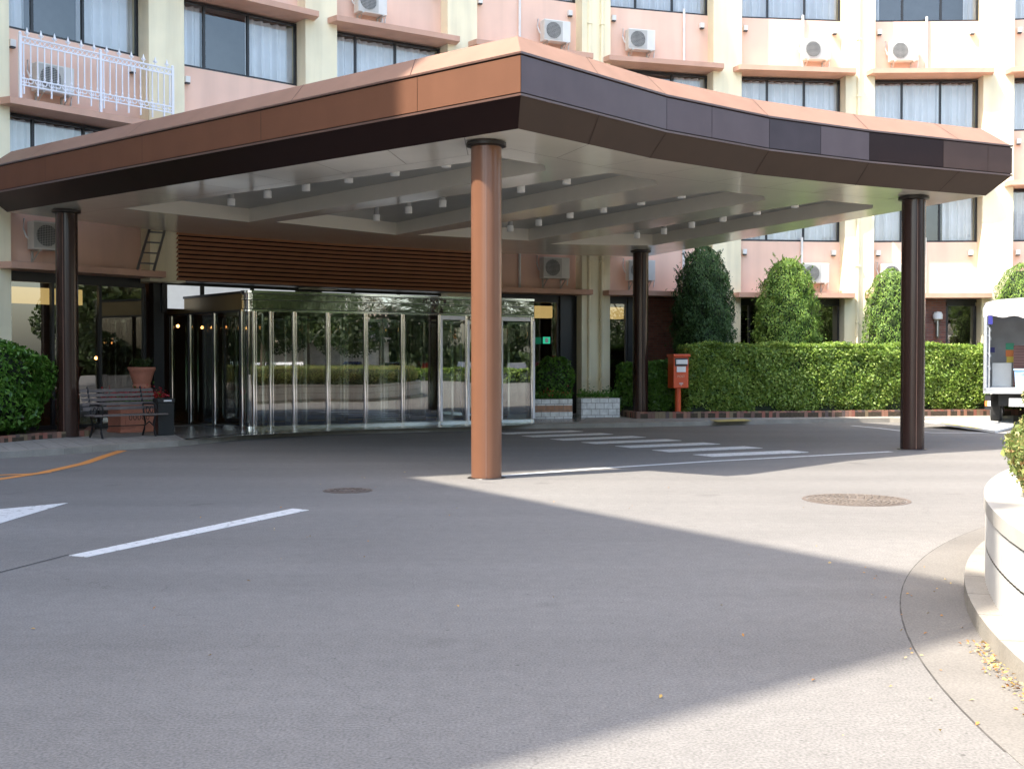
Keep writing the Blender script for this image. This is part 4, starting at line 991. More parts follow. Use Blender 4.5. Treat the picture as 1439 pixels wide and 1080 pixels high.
# ---- air conditioners
def ac_local():
    return None
def make_ac(loc, rz, label):
    t = thing('air_conditioner', label, 'air conditioner', loc, rz, 'air conditioners on the pink panels')
    g = MB(); g.box(-.39, .39, -.27, 0, 0, .56, bev=.018)
    for k in range(9): g.box(-.395, -.388, -.24, -.03, .06+k*.05, .085+k*.05)
    g.build('casing', M['ac_white'], t, local=True)
    g = MB(); g.box(-.385, -.38+.53, -.278, -.272, .03, .53); f_ = g.build('fan_panel', M['ac_grille'], t, local=True)
    g = MB(); T = Matrix.Translation((-.12, -.282, .28)) @ Matrix.Rotation(PI/2, 4, 'X'); g.lathe([(.215, 0), (.215, .004)], 32, T=T); g.build('fan', M['ac_dark'], t, local=True)
    g = MB()
    for k in range(-6, 7):
        o = k*.034; hw = math.sqrt(max(0, .215**2-o**2)); g.box(-.12+o-.003, -.12+o+.003, -.292, -.288, .28-hw, .28+hw)
        g.box(-.12-hw, -.12+hw, -.297, -.293, .28+o-.003, .28+o+.003)
    g.build('grille', M['ac_grille'], t, local=True)
    for sx_ in (-.27, .27):
        g = MB(); g.box(sx_-.02, sx_+.02, -.3, .06, -.035, -.005); g.box(sx_-.018, sx_+.018, .02, .06, -.25, -.035)
        g.tube([(sx_, -.26, -.03), (sx_, .04, -.24)], .012, 6); g.build('bracket', M['ac_grille'], t, local=True)
    g = MB(); g.tube([(.36, -.05, .15), (.45, -.05, .12), (.47, .0, .0), (.46, .03, -.16)], .018, 8); g.build('pipe', M['pvc'], t, local=True, smooth=True); g = MB(); g.tube([(-.44, .02, .62), (-.46, .0, .4), (-.42, -.03, .25), (-.38, -.06, .2)], .018, 8)
    g.build('pipe', M['pvc'], t, local=True, smooth=True)
    return t
acs = [(1, 3, 82, 'grey-white air conditioner behind the white balcony railing'), (1, 2, 75, 'air conditioner partly hidden by the column above the bench'),
 (3, 4, 525, 'air conditioner cut by the top edge above the canopy slope'), (4, 4, 783, 'air conditioner just above the front corner of the canopy'),
 (5, 4, 901, 'air conditioner between white pipe and pier right of the canopy corner'), (6, 4, 1146, 'air conditioner in full sun beside a white drain pipe on the top panel row'),
 (7, 4, 1268, 'air conditioner in full sun with curved hose on the top panel row'), (4, 2, 782, 'air conditioner under the canopy above the white tiled planters'),
 (5, 2, 902, 'air conditioner half hidden by the rear canopy column'), (6, 2, 1146, 'sunlit air conditioner beside the spiky-topped conifer'),
 (7, 2, 1258, 'air conditioner above the oval conifer beside the right column')]
ac0 = None
for i, k, px, lab in acs:
    T, L, h = bayT(i); u = bu(px, i); p = T @ Vector((u, -RD+.10, zfl(k)+.30))
    if ac0 is None: ac0 = make_ac(tuple(p), h, lab)
    else: dup(ac0, tuple(p), h, lab)

# ---- wrought iron railing on the left ledge
T1, L1, h1 = bayT(1); zr = zfl(3)
rl = thing('balcony_railing', 'ornate white iron railing with spear finials on the pink ledge', 'railing', tuple(T1 @ Vector((L1/2, .24, zr))))
ra, rb = bu(24, 1)-.02, L1-.02; yr = .27
def rp(u, z): return T1 @ Vector((u, yr, zr+z))
TL, BL_ = 1.2, .27
for u in (ra, (ra+rb)/2, rb):
    g = MB(); g.box(u-.025, u+.025, yr-.025, yr+.025, zr+.0, zr+TL+.04, T=T1); g.tube([rp(u, TL+.04), rp(u, TL+.07), rp(u, TL+.1)], [.03, .035, .008], 8); g.build('post', M['white_metal'], rl)
for z in (TL, TL-.12, BL_, BL_+.13):
    g = MB(); g.box(ra, rb, yr-.014, yr+.014, zr+z-.012, zr+z+.012, T=T1); g.build('rail', M['white_metal'], rl)
nb_ = 24
for k in range(nb_):
    u = ra+(rb-ra)*(k+.5)/nb_
    g = MB(); g.box(u-.011, u+.011, yr-.011, yr+.011, zr+BL_+.13, zr+TL-.12, T=T1)
    g.tube([rp(u, .42), rp(u, .46), rp(u, .5)], [.012, .024, .012], 8)
    if k % 2 == 0: g.box(u-.013, u+.013, yr-.013, yr+.013, zr+.1, zr+BL_+.13, T=T1)
    g.build('baluster', M['white_metal'], rl)
def torus(g, c, R_, r_, T):
    pts = [T @ Vector((c[0]+R_*math.cos(a), c[1], c[2]+R_*math.sin(a))) for a in np.linspace(0, 2*PI, 13)]; g.tube(pts, r_, 6)
g = MB()
for k in range(34): torus(g, (ra+(rb-ra)*(k+.5)/34, yr, zr+TL-.06), .042, .009, T1)
g.build('top_scrollwork', M['white_metal'], rl)
g = MB()
for k in range(24): torus(g, (ra+(rb-ra)*(k+.5)/24, yr, zr+BL_+.10), .05, .011, T1); 
for k in range(12): torus(g, (ra+(rb-ra)*(k+.5)/12, yr, zr+BL_+.03), .035, .010, T1)
g.build('bottom_scrollwork', M['white_metal'], rl)
for k in range(12):
    u = ra+(rb-ra)*(k+.5)/12; g = MB()
    g.tube([rp(u, TL), rp(u, TL+.06)], .012, 6); g.tube([rp(u, TL+.05), rp(u, TL+.09), rp(u, TL+.20)], [.01, .034, .002], 4)
    g.tube([rp(u-.05, TL+.10), rp(u-.04, TL+.07), rp(u, TL+.06), rp(u+.04, TL+.07), rp(u+.05, TL+.10)], .008, 6); g.build('finial', M['white_metal'], rl)

# ---- ladder
b0, b1 = AT(193, 377, 24.15), AT(216, 379, 24.35); b0.z = b1.z = zfl(2)+.0; t0, t1 = AT(219, 292, 25.0), AT(240, 293, 25.15)
la = thing('ladder', 'grey metal ladder leaning on the pink ledge beside the louvres', 'ladder', tuple(b0))
for a, b in ((b0, t0), (b1, t1)):
    g = MB(); d = (b-a).normalized(); g.tube([a, b], .032, 4); g.build('stile', M['steel'], la)
for k in range(6):
    t = (k+.6)/6; g = MB(); g.tube([lerp(b0, t0, t), lerp(b1, t1, t)], .018, 6); g.build('rung', M['steel'], la)

# ---- bench
F_bl, F_fl, F_br, F_fr = G(122, 614, .1), G(143, 617, .1), G(201, 611, .1), G(221, 612.4, .1)
bo = (F_bl+F_fl)/2; bv = ((F_br+F_fr)/2-bo); hB = math.atan2(bv.y, bv.x); bl = bv.length+.35
be = thing('park_bench', 'black iron bench with weathered grey slats outside the hotel window', 'bench', (bo.x, bo.y, .1), hB)
x0b, x1b = -.12, bv.length+.22
g = MB()
for k in range(6): g.box(x0b, x1b, -.30+k*.078, -.24+k*.078, .40-.0*k, .425, bev=.006)
g.build('seat', M['wood'], be, local=True)
g = MB()
for k in range(5):
    z = .50+k*.082; y = .19+k*.03; g.box(x0b, x1b, y, y+.022, z, z+.062, bev=.005)
g.build('backrest', M['wood'], be, local=True)
for xs_ in (.03, bv.length-.03):
    g = MB(); g.tube([(xs_, -.28, 0), (xs_, -.23, .1), (xs_, -.2, .25), (xs_, -.27, .38)], .02, 6); g.build('leg', M['black_iron'], be, local=True, smooth=True)
    g = MB(); g.tube([(xs_, .24, 0), (xs_, .17, .12), (xs_, .13, .26), (xs_, .18, .38), (xs_, .20, .5), (xs_, .34, .93)], .02, 6); g.build('leg', M['black_iron'], be, local=True, smooth=True)
    g = MB(); g.tube([(xs_, -.27, .39), (xs_, .18, .38)], .016, 6); g.tube([(xs_, -.2, .2), (xs_, -.03, .27), (xs_, .14, .2)], .012, 6)
    g.tube([(xs_, -.28, .4), (xs_, -.31, .52), (xs_, -.26, .60), (xs_, -.1, .61), (xs_, .2, .60)], .017, 6)
    for c_ in ((-.12, .5), (.03, .49)): g.tube([(xs_, c_[0]+.06*math.cos(a), c_[1]+.06*math.sin(a)) for a in np.linspace(0, 2*PI, 13)], .009, 6)
    g.build('armrest', M['black_iron'], be, local=True, smooth=True)
g = MB(); g.tube([(.03, .1, .2), (bv.length-.03, .1, .2)], .01, 6); g.build('brace', M['black_iron'], be, local=True)

# ---- terracotta planter box with red flowers, and the urn behind it
pc = G(190, 606.5, .1)
tb_ = thing('flower_box', 'square terracotta planter box full of red flowers behind the bench', 'planter', (pc.x, pc.y, .1), hB)
g = MB(); g.prism([(-.40, -.2), (.36, -.2), (.36, .35), (-.40, .35)], 0, .52); g.box(-.42, .38, -.22, .37, .50, .56, bev=.012); g.box(-.42, .38, -.22, .37, 0, .05, bev=.012)
g.box(-.30, .26, -.212, -.205, .12, .42); g.build('box', M['terra'], tb_, local=True)
g = MB()
for k in range(5):
    cx_ = -.2+k*.09; g.tube([(cx_+.03*math.cos(a), -.215, .3+.05*math.sin(a)) for a in np.linspace(0, 2*PI, 11)], .007, 5)
g.build('relief', M['lobby'], tb_, local=True)
n2 = 900; P = np.stack([rng.uniform(-.46, .5, n2), rng.uniform(-.3, .4, n2), .58+rng.gamma(2, .035, n2)], 1); leaves('leaves', P, np.tile([0, -.2, 1.], (n2, 1)), .06, M['leaf_dark'], tb_, local=True, spread=1)
n2 = 900; P = np.stack([rng.uniform(-.55, .6, n2), rng.uniform(-.32, .4, n2), .68+rng.gamma(2, .03, n2)], 1); leaves('flowers', P, np.tile([0, -.4, 1.], (n2, 1)), .045, M['flower'], tb_, local=True, spread=1, aspect=.9)
up_ = AT(199.5, 556, 23.5)
ur = thing('terracotta_urn', 'tall terracotta urn with a short leafy plant against the dark window', 'urn', (up_.x, up_.y, .1))
g = MB(); g.box(-.17, .17, -.17, .17, 0, .66, bev=.01); g.build('pedestal', M['terra'], ur, local=True)
prof = [(.13, .66), (.15, .69), (.15, .73), (.08, .78), (.10, .82), (.17, .86), (.185, .90), (.17, .95), (.19, 1.0), (.23, 1.14), (.25, 1.2), (.265, 1.22), (.275, 1.245), (.275, 1.285), (.24, 1.29), (.23, 1.22)]
g = MB(); g.lathe(prof, 32); g.build('bowl', M['terra'], ur, local=True, smooth=True)
n2 = 260; P = np.stack([rng.uniform(-.19, .19, n2), rng.uniform(-.19, .19, n2), 1.27+rng.uniform(0, .17, n2)], 1); leaves('plant', P, rng.normal(0, 1, (n2, 3)), .11, M['tree_leaf'], ur, local=True, spread=1, aspect=.22, up=1.4)
# ---- litter bin
bp_ = G(230.5, 610.8, .1)
bn = thing('litter_bin', 'tall square black litter bin beside the terracotta planter', 'bin', (bp_.x, bp_.y, .1), hB-.2)
g = MB(); g.box(-.15, .15, -.15, .15, .0, .62, bev=.01); g.build('body', M['bin'], bn, local=True)
g = MB(); g.box(-.165, .165, -.165, .165, .622, .70, bev=.015); g.build('lid', M['bin'], bn, local=True)
g = MB(); g.box(-.05, .10, -.170, -.1655, .645, .672); g.build('label_plate', M['white'], bn, local=True)

# ---- red postbox
pp = on_line(955, bedR, .3); 
po = thing('postbox', 'bright orange-red postbox on a pole in front of the dark hedge', 'postbox', (pp.x, pp.y, .22), math.radians(14))
g = MB(); g.tube([(0, .1, 0), (0, .1, .72)], .075, 20); g.build('pole', M['red'], po, local=True, smooth=True)
g = MB(); g.box(-.20, .20, -.10, .30, .62, 1.40, bev=.02); g.build('body', M['red'], po, local=True)
g = MB(); g.box(-.225, .225, -.16, .32, 1.40, 1.47, bev=.015); g.build('hood', M['red'], po, local=True)
g = MB(); g.box(-.165, .165, -.112, -.102, 1.17, 1.37); g.build('slot_recess', M['ac_dark'], po, local=True)
g = MB(); g.prism([(-.15, -.16), (.15, -.16), (.15, -.115), (-.15, -.115)], 1.22, 1.33); g.build('slot_flap', M['white'], po, local=True)
g = MB(); g.box(-.12, .12, -.114, -.1025, 1.02, 1.16); g.build('collection_plate', M['white'], po, local=True)
g = MB()                                                               # postal mark: bar, bar, stem
g.box(-.05, .05, -.106, -.1025, .745, .757); g.box(-.05, .05, -.106, -.1025, .715, .727); g.box(-.006, .006, -.1058, -.1023, .68, .715); g.build('postal_mark', M['white'], po, local=True)
def text(s_, size, T, name, m, parent):
    cu = bpy.data.curves.new(name, 'FONT'); cu.body = s_; cu.size = size; cu.extrude = .001; cu.align_x = 'CENTER'
    o = bpy.data.objects.new(name, cu); C.objects.link(o); dg = bpy.context.evaluated_depsgraph_get(); me = bpy.data.meshes.new_from_object(o.evaluated_get(dg)); bpy.data.objects.remove(o)
    me.transform(T); me.materials.clear(); me.materials.append(m); o = bpy.data.objects.new(name, me); C.objects.link(o); o.parent = parent; return o
text('POST', .085, Matrix.Translation((0, -.1035, .885)) @ Matrix.Rotation(PI/2, 4, 'X'), 'lettering', mat('pale_red_lettering', (.75, .42, .3), .5), po)

# ---- white tiled planters at the foot of the pier
def tiled(pxa, pxb, py, label, mid, seed):
    a, b = G(pxa, py, .1), G(pxb, py-.6, .1); d = (b-a).normalized(); h = math.atan2(d.y, d.x); L = (b-a).length
    t = thing('tiled_planter', label, 'planter', (a.x, a.y, .1), h)
    g = MB(); g.box(0, L, 0, .45, 0, .165 if mid else .48); 
    if mid: g.box(0, L, 0, .45, .325, .48)
    g.build('tiles', M['tile_brick'], t, local=True)
    if mid: g = MB(); g.box(.0, L, .002, .448, .166, .324); g.build('brown_course', M['brown_tile'], t, local=True)
    n2 = 700; P = np.stack([rng.uniform(.0, L, n2), rng.uniform(0, .45, n2), .50+rng.gamma(2, .035, n2)], 1); leaves('plants', P, np.tile([0, -.4, 1.], (n2, 1)), .07, M['leaf_dark'], t, local=True, spread=1.1)
    if mid: n2 = 120; P = np.stack([rng.uniform(.0, L, n2), rng.uniform(0, .45, n2), .56+rng.gamma(2, .03, n2)], 1); leaves('flowers', P, np.tile([0, -.4, 1.], (n2, 1)), .05, M['flower'], t, local=True, spread=1)
tiled(752, 804.5, 588.5, 'white glazed planter with one brown tile course beside the glass doors', True, 1)
tiled(817, 871, 586.5, 'all-white glazed tile planter below the cream pier', False, 2)
g_ = AT(778, 560, 29.6)
shrub('bushy_plant', 'feathery green bush standing behind the brown-banded planter', (g_.x, g_.y), .52, .32, .35, 1.62, .3, 2600, .09, M['leaf_dark'], 2.2)
# ---- wall lamp on the brick wall
T7, L7, h7 = bayT(7); wl = T7 @ Vector((bu(1321, 7), -.36, 2.72)); wlt = thing('wall_lamp', 'small white wall lamp on the red brick wall', 'wall lamp', tuple(wl), h7)
g = MB(); g.box(-.06, .06, -.05, .005, -.1, .12, bev=.01); g.build('back_plate', M['steel'], wlt, local=True)
g = MB(); g.lathe([(.02, -.55), (.05, -.5), (.05, -.05)], 12, c=(0, -.12, 0)); g.build('tube', M['steel'], wlt, local=True)
g = MB(); g.lathe([(.05, -.02), (.13, 0), (.14, .12), (.1, .2), (.02, .22)], 16, c=(0, -.14, 0)); g.build('shade', M['white'], wlt, local=True, smooth=True)

# ---- delivery truck, rear end open towards the forecourt
kx = (1383-719.5)/F_PX; TY = 26.0; TX = kx*TY
tr = thing('delivery_truck', 'white box truck with open rear full of pale blue crates', 'truck', (TX, TY, 0), math.radians(-24))
W_, Lt = 1.95, 4.4; zf = .92; zt2 = 2.72
g = MB(); g.box(0, W_, 0, Lt, zf-.08, zf); g.build('cargo_floor', M['alu'], tr, local=True)
g = MB(); g.box(0, .05, 0, Lt, zf, zt2); g.box(W_-.05, W_, 0, Lt, zf, zt2); g.box(.05, W_-.05, Lt-.05, Lt, zf, zt2); g.build('box_walls', M['white'], tr, local=True)
g = MB(); pr = [(-.03, zt2-.02), (.0, zt2+.10), (.3, zt2+.17), (W_/2, zt2+.21), (W_-.3, zt2+.17), (W_, zt2+.10), (W_+.03, zt2-.02)]
V = [Vector((x, y, z)) for y in (-.06, Lt) for x, z in pr]; k_ = len(pr); g.add(V, [(i, i+1, k_+i+1, k_+i) for i in range(k_-1)]); g.build('roof', M['offwhite'], tr, local=True)
g = MB(); n9 = 30; A = []; B = []
for k in range(n9+1):
    x = -.03+(W_+.06)*k/n9; zt9 = np.interp(x, [p[0] for p in pr], [p[1] for p in pr]); A.append(Vector((x, -.07+.02*math.sin(k*1.1), zt2-.22+.03*math.sin(k*.8)+.02*math.sin(k*.35)))); B.append(Vector((x, -.06, zt9)))
g.strip(A, B); g.build('rolled_canvas', M['offwhite'], tr, local=True, smooth=True)
g = MB(); g.box(-.02, .06, -.05, .05, zf-.08, zt2-.15, bev=.012); g.box(.09, .12, -.04, .0, zf, zf+1.35); g.build('rear_frame', M['alu'], tr, local=True)
g = MB(); g.box(.075, .17, -.05, .02, zt2-.38, zt2-.15); g.build('corner_strap', M['navy'], tr, local=True)
g = MB(); g.box(-.02, W_+.02, -.05, .02, zf-.14, zf-.02, bev=.01); g.build('rear_sill', M['alu'], tr, local=True)
g = MB(); g.box(.02, .14, -.02, .06, zf-.5, zf-.16); g.box(.02, .14, -.03, -.021, zf-.42, zf-.3, 1); g.box(.08, .14, -.032, -.0215, zf-.42, zf-.3, 2); g.build('tail_lamp', [M['rubber'], M['orange_p'], M['white']], tr, local=True)
g = MB(); g.box(.52, .84, -.02, .0, zf-.42, zf-.24); g.build('number_plate', M['white'], tr, local=True)
g = MB(); g.box(.3, W_-.3, .2, Lt, .5, zf-.09); g.build('chassis', M['rubber'], tr, local=True)
for x_ in (.12, W_-.36):
    for y_ in (1.0, 3.6):
        g = MB(); g.lathe([(.36, 0), (.38, .05), (.38, .2), (.36, .24)], 24, T=Matrix.Translation((x_, y_, .38)) @ Matrix.Rotation(PI/2, 4, 'Y')); wh = g.build('wheel', M['rubber'], tr, local=True)
        g = MB(); g.lathe([(.2, -.01), (.2, .25)], 16, T=Matrix.Translation((x_, y_, .38)) @ Matrix.Rotation(PI/2, 4, 'Y')); g.build('rim', M['alu'], wh, local=True)
g = MB(); g.box(0, W_, Lt+.15, Lt+1.7, .45, 2.3, bev=.12); cb = g.build('cab', M['white'], tr, local=True)
g = MB(); g.box(-.005, W_+.005, Lt+.5, Lt+1.3, 1.45, 2.1, bev=.03); g.build('cab_window', M['car_glass'], cb, local=True)
# inner rack rails along the left wall
for z in (zf+.45, zf+.75, zf+1.15, zf+1.35):
    g = MB(); g.box(.06, .09, .1, Lt-.1, z, z+.05); 
    for k in range(18): g.box(.09, .11, .12+k*.2, .17+k*.2, z-.06, z+.0)
    g.build('inner_rail', M['alu'], tr, local=True)
g = MB(); g.box(.06, W_-.06, 1.7, 1.75, zf+.0, zt2-.1); g.build('bulkhead', mat('grey_panel', (.3, .3, .3), .7), tr, local=True)
g = MB()
for q, (x_, z_, w2, h2, mi) in enumerate(((.52, .86, .18, .16, 0), (.52, .7, .18, .16, 1), (.54, .56, .18, .14, 2), (.16, .8, .12, .12, 3))): g.box(x_-.1, x_+w2-.1, 1.68, 1.698, zf+z_, zf+z_+h2, mi)
g.build('sticker', [M['green_p'], M['orange_p'], M['yellow_p'], M['navy']], tr, local=True)
g = MB(); g.box(.13, .55, 1.66, 1.678, zf+.0, zf+.55); g.build('grey_board', M['alu'], tr, local=True)
# crates
Mt = Matrix.Translation((TX, TY, 0)) @ Matrix.Rotation(math.radians(-24), 4, 'Z')
def crate(x, y, z, label, first=None, w2=.42, d2=.5, h2=.42):
    p = Mt @ Vector((x, y, z))
    if first: return dup(first, tuple(p), math.radians(-24), label)
    t = thing('plastic_crate', label, 'crate', tuple(p), math.radians(-24), 'pale blue crates in the truck')
    g = MB(); g.add([Vector(q) for q in ((.03, .03, 0), (w2-.03, .03, 0), (w2-.03, d2-.03, 0), (.03, d2-.03, 0), (0, 0, h2), (w2, 0, h2), (w2, d2, h2), (0, d2, h2))], [(0, 3, 2, 1), (0, 1, 5, 4), (1, 2, 6, 5), (2, 3, 7, 6), (3, 0, 4, 7)]); g.build('tub', M['blue_plastic'], t, local=True)
    g = MB(); g.box(-.015, w2+.015, -.015, d2+.015, h2-.04, h2, bev=.006); g.build('lid_rim', M['blue_plastic'], t, local=True)
    g = MB(); g.box(w2/2-.06, w2/2+.06, -.004, .012, h2-.12, h2-.08); g.build('handle', M['alu'], t, local=True); return t
cr0 = crate(.62, .1, zf, 'pale blue crate on the truck floor, nearest the open corner')
crate(1.1, .1, zf, 'pale blue crate on the truck floor under the stacked one', cr0)
crate(.98, .15, zf+.422, 'pale blue crate stacked on top of the others in the truck', cr0)
cp = Mt @ Vector((.60, .75, zf)); cbx = thing('ribbed_carton', 'tall ribbed brown carton standing among the blue crates', 'carton', tuple(cp), math.radians(-24))
g = MB(); g.box(0, .34, 0, .3, 0, .95); g.build('carton_body', mat('brown_carton', (.14, .065, .05), .8), cbx, local=True)
g = MB()
for k in range(14): g.box(-.004, .344, -.012, -.001, .04+k*.065, .07+k*.065)
g.build('ribs', mat('brown_carton_rib', (.2, .1, .08), .8), cbx, local=True)
# tail lift plate lowered on to the road
tl = [G(1296, 594, .1), G(1398, 608.5, 0), G(1424, 603, 0), G(1424, 589, .1)]
lf = thing('tail_lift_ramp', 'light grey ramp plate with a yellow edge lying before the truck', 'ramp', (tl[1].x, tl[1].y, .02))
zz_ = [.16, .05, .07, .2]; g = MB(); V = [Vector((p.x, p.y, z)) for p, z in zip(tl, zz_)]; g.add(V+[v-Vector((0, 0, .045)) for v in V], [(0, 1, 2, 3), (0, 4, 5, 1), (1, 5, 6, 2), (2, 6, 7, 3), (3, 7, 4, 0), (7, 6, 5, 4)]); g.build('plate', mat('worn_light_plate', (.55, .55, .54), .5, var=.1), lf)
g = MB(); a, b = V[0], V[1]; e1 = (V[3]-V[0]).normalized()*.1; up3 = Vector((0, 0, .004)); g.add([lerp(a, b, .25)+up3, lerp(a, b, .8)+up3, lerp(a, b, .8)+e1+up3, lerp(a, b, .25)+e1+up3], [(0, 1, 2, 3)]); g.build('yellow_stripe', M['yellow_p'], lf)

# ---- warm lamps and exit sign inside the lobby
wl_ = [(135, 503, 28.5, 'single warm lamp glowing inside the window behind the bench'), (690, 476, 33.5, 'warm lobby lamp glowing beside the front column'), (640, 478, 33.0, 'warm lobby lamp glowing behind the doors left of the front column'),
       (250, 458, 29.2, 'warm lamp nearest the window at the start of the row in the vestibule'), (268, 459, 29.6, 'second warm lamp of the row behind the vestibule side'), (284, 460, 30.0, 'third warm lamp of the row behind the vestibule side'), (296, 460, 30.4, 'fourth warm lamp of the row behind the vestibule side'), (345, 461, 31.2, 'warm lamp seen behind the rounded vestibule corner')]
l0 = None
for x, y, Y, lab in wl_:
    p = AT(x, y, Y)
    if l0 is None:
        l0 = thing('lobby_lamp', lab, 'lamp', tuple(p), 0, 'warm lamps inside the lobby'); g = MB(); g.lathe([(.01, -.04), (.035, -.025), (.04, .01), (.02, .04)], 14); g.build('bulb', M['warm_lamp'], l0, local=True, smooth=True)
        g = MB(); g.tube([(0, 0, .04), (0, 0, 3.28-p.z)], .006, 6); g.build('cord', M['frame'], l0, local=True)
    else: dup(l0, tuple(p), 0, lab)
ep = AT(768, 478, 30.9); ex = thing('exit_sign', 'small green exit sign glowing inside beside the cream pier', 'sign', tuple(ep), math.radians(24))
g = MB(); g.box(-.1, .1, -.02, .02, -.09, .09, bev=.005); g.build('box', M['exit'], ex, local=True)
g = MB(); g.box(-.05, .04, -.024, -.021, -.06, .06); g.build('door_symbol', M['white'], ex, local=True)

# ================================================================== what the glass reflects: trees, cars and houses behind the camera
def tree_proto(h, cr_, n, label, loc):
    t = thing('broadleaf_tree', label, 'tree', loc, 0, 'trees across the drive'); g = MB()
    g.tube([(0, 0, 0), (.08, .05, h*.2), (-.05, .1, h*.42), (.05, 0, h*.75)], [.22, .16, .12, .04], 8)
    cl = []
    for k in range(9):
        a = 2*PI*k/9+random.random(); z0 = h*random.uniform(.25, .5); e = Vector((math.cos(a)*cr_*random.uniform(.4, .8), math.sin(a)*cr_*random.uniform(.4, .8), h*random.uniform(.25, .9)))
        g.tube([(0, 0, z0), e*.5+Vector((0, 0, z0*.5+.1)), e], [.08, .05, .02], 6); cl.append(e)
    cl.append(Vector((0, 0, h*.9))); g.build('trunk', M['bark'], t, local=True, smooth=True)
    cc = np.array([list(c) for c in cl]); idx = rng.integers(0, len(cc), n); D = rng.normal(0, 1, (n, 3)); D /= np.linalg.norm(D, axis=1)[:, None]; rr = cr_*.46*rng.uniform(.2, 1, n)**.4
    P = cc[idx]+D*rr[:, None]*np.array([1, 1, .8]); leaves('crown', P, D+np.array([0, 0, .4]), .42, M['tree_leaf'], t, local=True, spread=.9, aspect=.6); return t
labs = ['at the near end of the car row', 'behind the white car', 'behind the silver car', 'between two parked cars', 'beside the gabled house', 'in front of the gabled house', 'behind the dark car', 'at the far end of the car row',
        'past the delivery truck', 'farthest along the drive', 'nearest the round planter', 'opposite the vestibule', 'opposite the bench', 'beside the road bend', 'behind the parked cars', 'at the open corner']
tps = []
for k, a in enumerate(np.linspace(-80, 24, 16)):
    R_ = 62+9*math.sin(k*2.1)+(8 if k % 3 == 0 else 0); a = math.radians(a+random.uniform(-2, 2)); loc = (R_*math.cos(a)-2, R_*math.sin(a)+8, 0); lab = 'leafy green tree reflected in the glass, standing '+labs[k]
    if -9 < math.degrees(a) < 3: continue
    if k == 0: t1_ = tree_proto(11, 5.2, 9000, lab, loc)
    elif k == 1: t2_ = tree_proto(14, 6.0, 11000, lab, loc)
    else: dup(t1_ if k % 2 else t2_, loc, random.uniform(0, 6), lab)
dup(t2_, (32, 18.5, 0), .4, 'leafy tree standing off the road end beyond the truck, nearest the hotel'); dup(t1_, (43, 15, 0), 2.4, 'leafy tree standing off the road end beyond the truck, farther out')
dup(t1_, (13.5, 6.2, .5), 1.1, 'leafy green tree growing in the middle of the round planter', scale=(.6, .6, .75)); dup(t2_, (16.5, -.5, .5), 2.0, 'second leafy tree growing on the far side of the round planter', scale=(.5, .5, .6))
def make_car(loc, rz, label, col):
    t = thing('parked_car', label, 'car', loc, rz, 'cars parked across the drive'); m = mat('car_paint_'+col[0], col[1], .25, var=.02, coat=.8)
    pr_ = [(-2.05, .35), (-2.1, .6), (-1.95, .85), (-1.15, .98), (-.55, 1.42), (.9, 1.45), (1.6, 1.0), (2.0, .92), (2.1, .6), (2.05, .35)]
    g = MB(); V = []
    for y, s2 in ((-.82, 0), (.82, 0)):
        for x, z in pr_: V.append(Vector((x, y*(1 if z < 1 else .82), z)))
    n5 = len(pr_); g.add(V, [tuple(range(n5)), tuple(range(n5, 2*n5))[::-1]]+[(i, i+n5, (i+1) % n5+n5, (i+1) % n5) for i in range(n5)]); g.build('body', m, t, local=True)
    g = MB(); g.add([Vector(q) for q in ((-1.07, -.74, 1.03), (-1.07, .74, 1.03), (-.6, .64, 1.38), (-.6, -.64, 1.38))], [(0, 1, 2, 3)]); g.add([Vector(q) for q in ((1.52, -.74, 1.06), (1.52, .74, 1.06), (.98, .64, 1.4), (.98, -.64, 1.4))], [(0, 3, 2, 1)])
    for sg in (-1, 1): g.add([Vector(q) for q in ((-.95, sg*.80, 1.0), (1.4, sg*.80, 1.02), (.85, sg*.70, 1.38), (-.52, sg*.70, 1.36))], [(0, 1, 2, 3)])
    g.build('windows', M['car_glass'], t, local=True)
    for x in (-1.3, 1.3):
        for y in (-.78, .62): g = MB(); g.lathe([(.3, 0), (.31, .16), (.2, .165)], 18, T=Matrix.Translation((x, y+.16, .31)) @ Matrix.Rotation(PI/2, 4, 'X')); g.build('wheel', M['rubber'], t, local=True)
    return t
cars = [('silver', (.45, .46, .48)), ('white', (.75, .75, .75)), ('navy', (.02, .03, .08)), ('black', (.015, .015, .018)), ('red', (.35, .03, .02)), ('pearl', (.65, .64, .6)), ('grey', (.12, .12, .13)), ('green', (.03, .09, .06)), ('beige', (.4, .36, .28))]
for k, c in enumerate(cars):
    p = Vector((50, -10.6, 0))+Vector((.586, .81, 0))*(k-4)*3.3; d_ = math.atan2(-.586, .81)+random.uniform(-.03, .03)
    make_car(tuple(p), d_, f'{c[0]} car parked across the drive, reflected in the entrance glass', c)
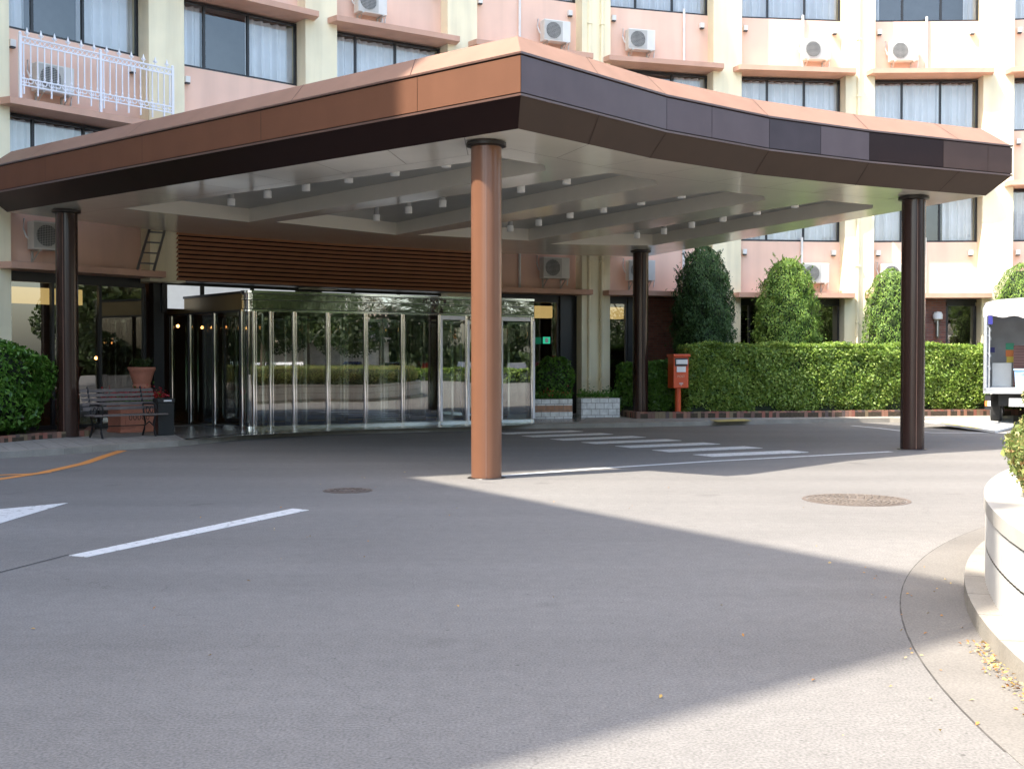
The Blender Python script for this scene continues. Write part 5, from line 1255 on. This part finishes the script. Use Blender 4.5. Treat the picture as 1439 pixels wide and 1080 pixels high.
hs = thing('gabled_house', 'low pale gabled house across the drive, reflected in the glass', 'house', (62, -30.5, 0), .88)
g = MB(); g.box(-5, 5, -4, 4, 0, 3.4); g.add([Vector(q) for q in ((-5, -4, 3.4), (-5, 4, 3.4), (-5, 0, 6), (5, -4, 3.4), (5, 4, 3.4), (5, 0, 6))], [(0, 1, 2), (3, 5, 4)]); g.build('wall', M['house_wall'], hs, local=True)
g = MB(); g.add([Vector(q) for q in ((-5.4, -4.4, 3.2), (5.4, -4.4, 3.2), (5.4, 0, 6.1), (-5.4, 0, 6.1), (-5.4, 4.4, 3.2), (5.4, 4.4, 3.2))], [(0, 1, 2, 3), (3, 2, 5, 4)]); g.build('roof', M['house_roof'], hs, local=True)
for x in (-3, 0, 3): g = MB(); g.box(x-.8, x+.8, -4.03, -4.01, 1, 2.3); g.build('window', M['car_glass'], hs, local=True)
bh = [Vector((36, -26, 0)), Vector((42, -15, 0)), Vector((48, -4, 0)), Vector((52, 9, 0))][::-1]
box_hedge('roadside_hedge', 'low hedge along the far side of the drive before the parked cars', bh, 0, .95, .8, 6000, .25, M['leaf'])

# a distant belt of wood closes the view beyond the cars
bw = MB(); A = []; B = []
for k in range(50):
    a = math.radians(-100+150*k/49); R_ = 92; A.append(Vector((R_*math.cos(a), R_*math.sin(a)+5, 0))); B.append(Vector(((R_+1)*math.cos(a), (R_+1)*math.sin(a)+5, 5+1.2*math.sin(k*1.3)+.8*math.sin(k*2.9))))
n8 = 26000; k8 = rng.integers(0, n8, n8); a8 = np.radians(-100+150*rng.uniform(0, 1, n8)); top8 = 3.6+1.0*np.sin(a8*23)+.8*np.sin(a8*51+1); z8 = rng.uniform(0, 1, n8)*top8; r8 = 90.5+rng.normal(0, .8, n8)
P8 = np.stack([r8*np.cos(a8), r8*np.sin(a8)+5, z8], 1); wd = leaves('distant_wood', P8, np.stack([-np.cos(a8), -np.sin(a8), np.full(n8, .4)], 1), 1.0, M['tree_leaf'], spread=.8, aspect=.7)
tag(wd, 'low belt of green woodland far behind the parked cars', 'woodland', kind='stuff')
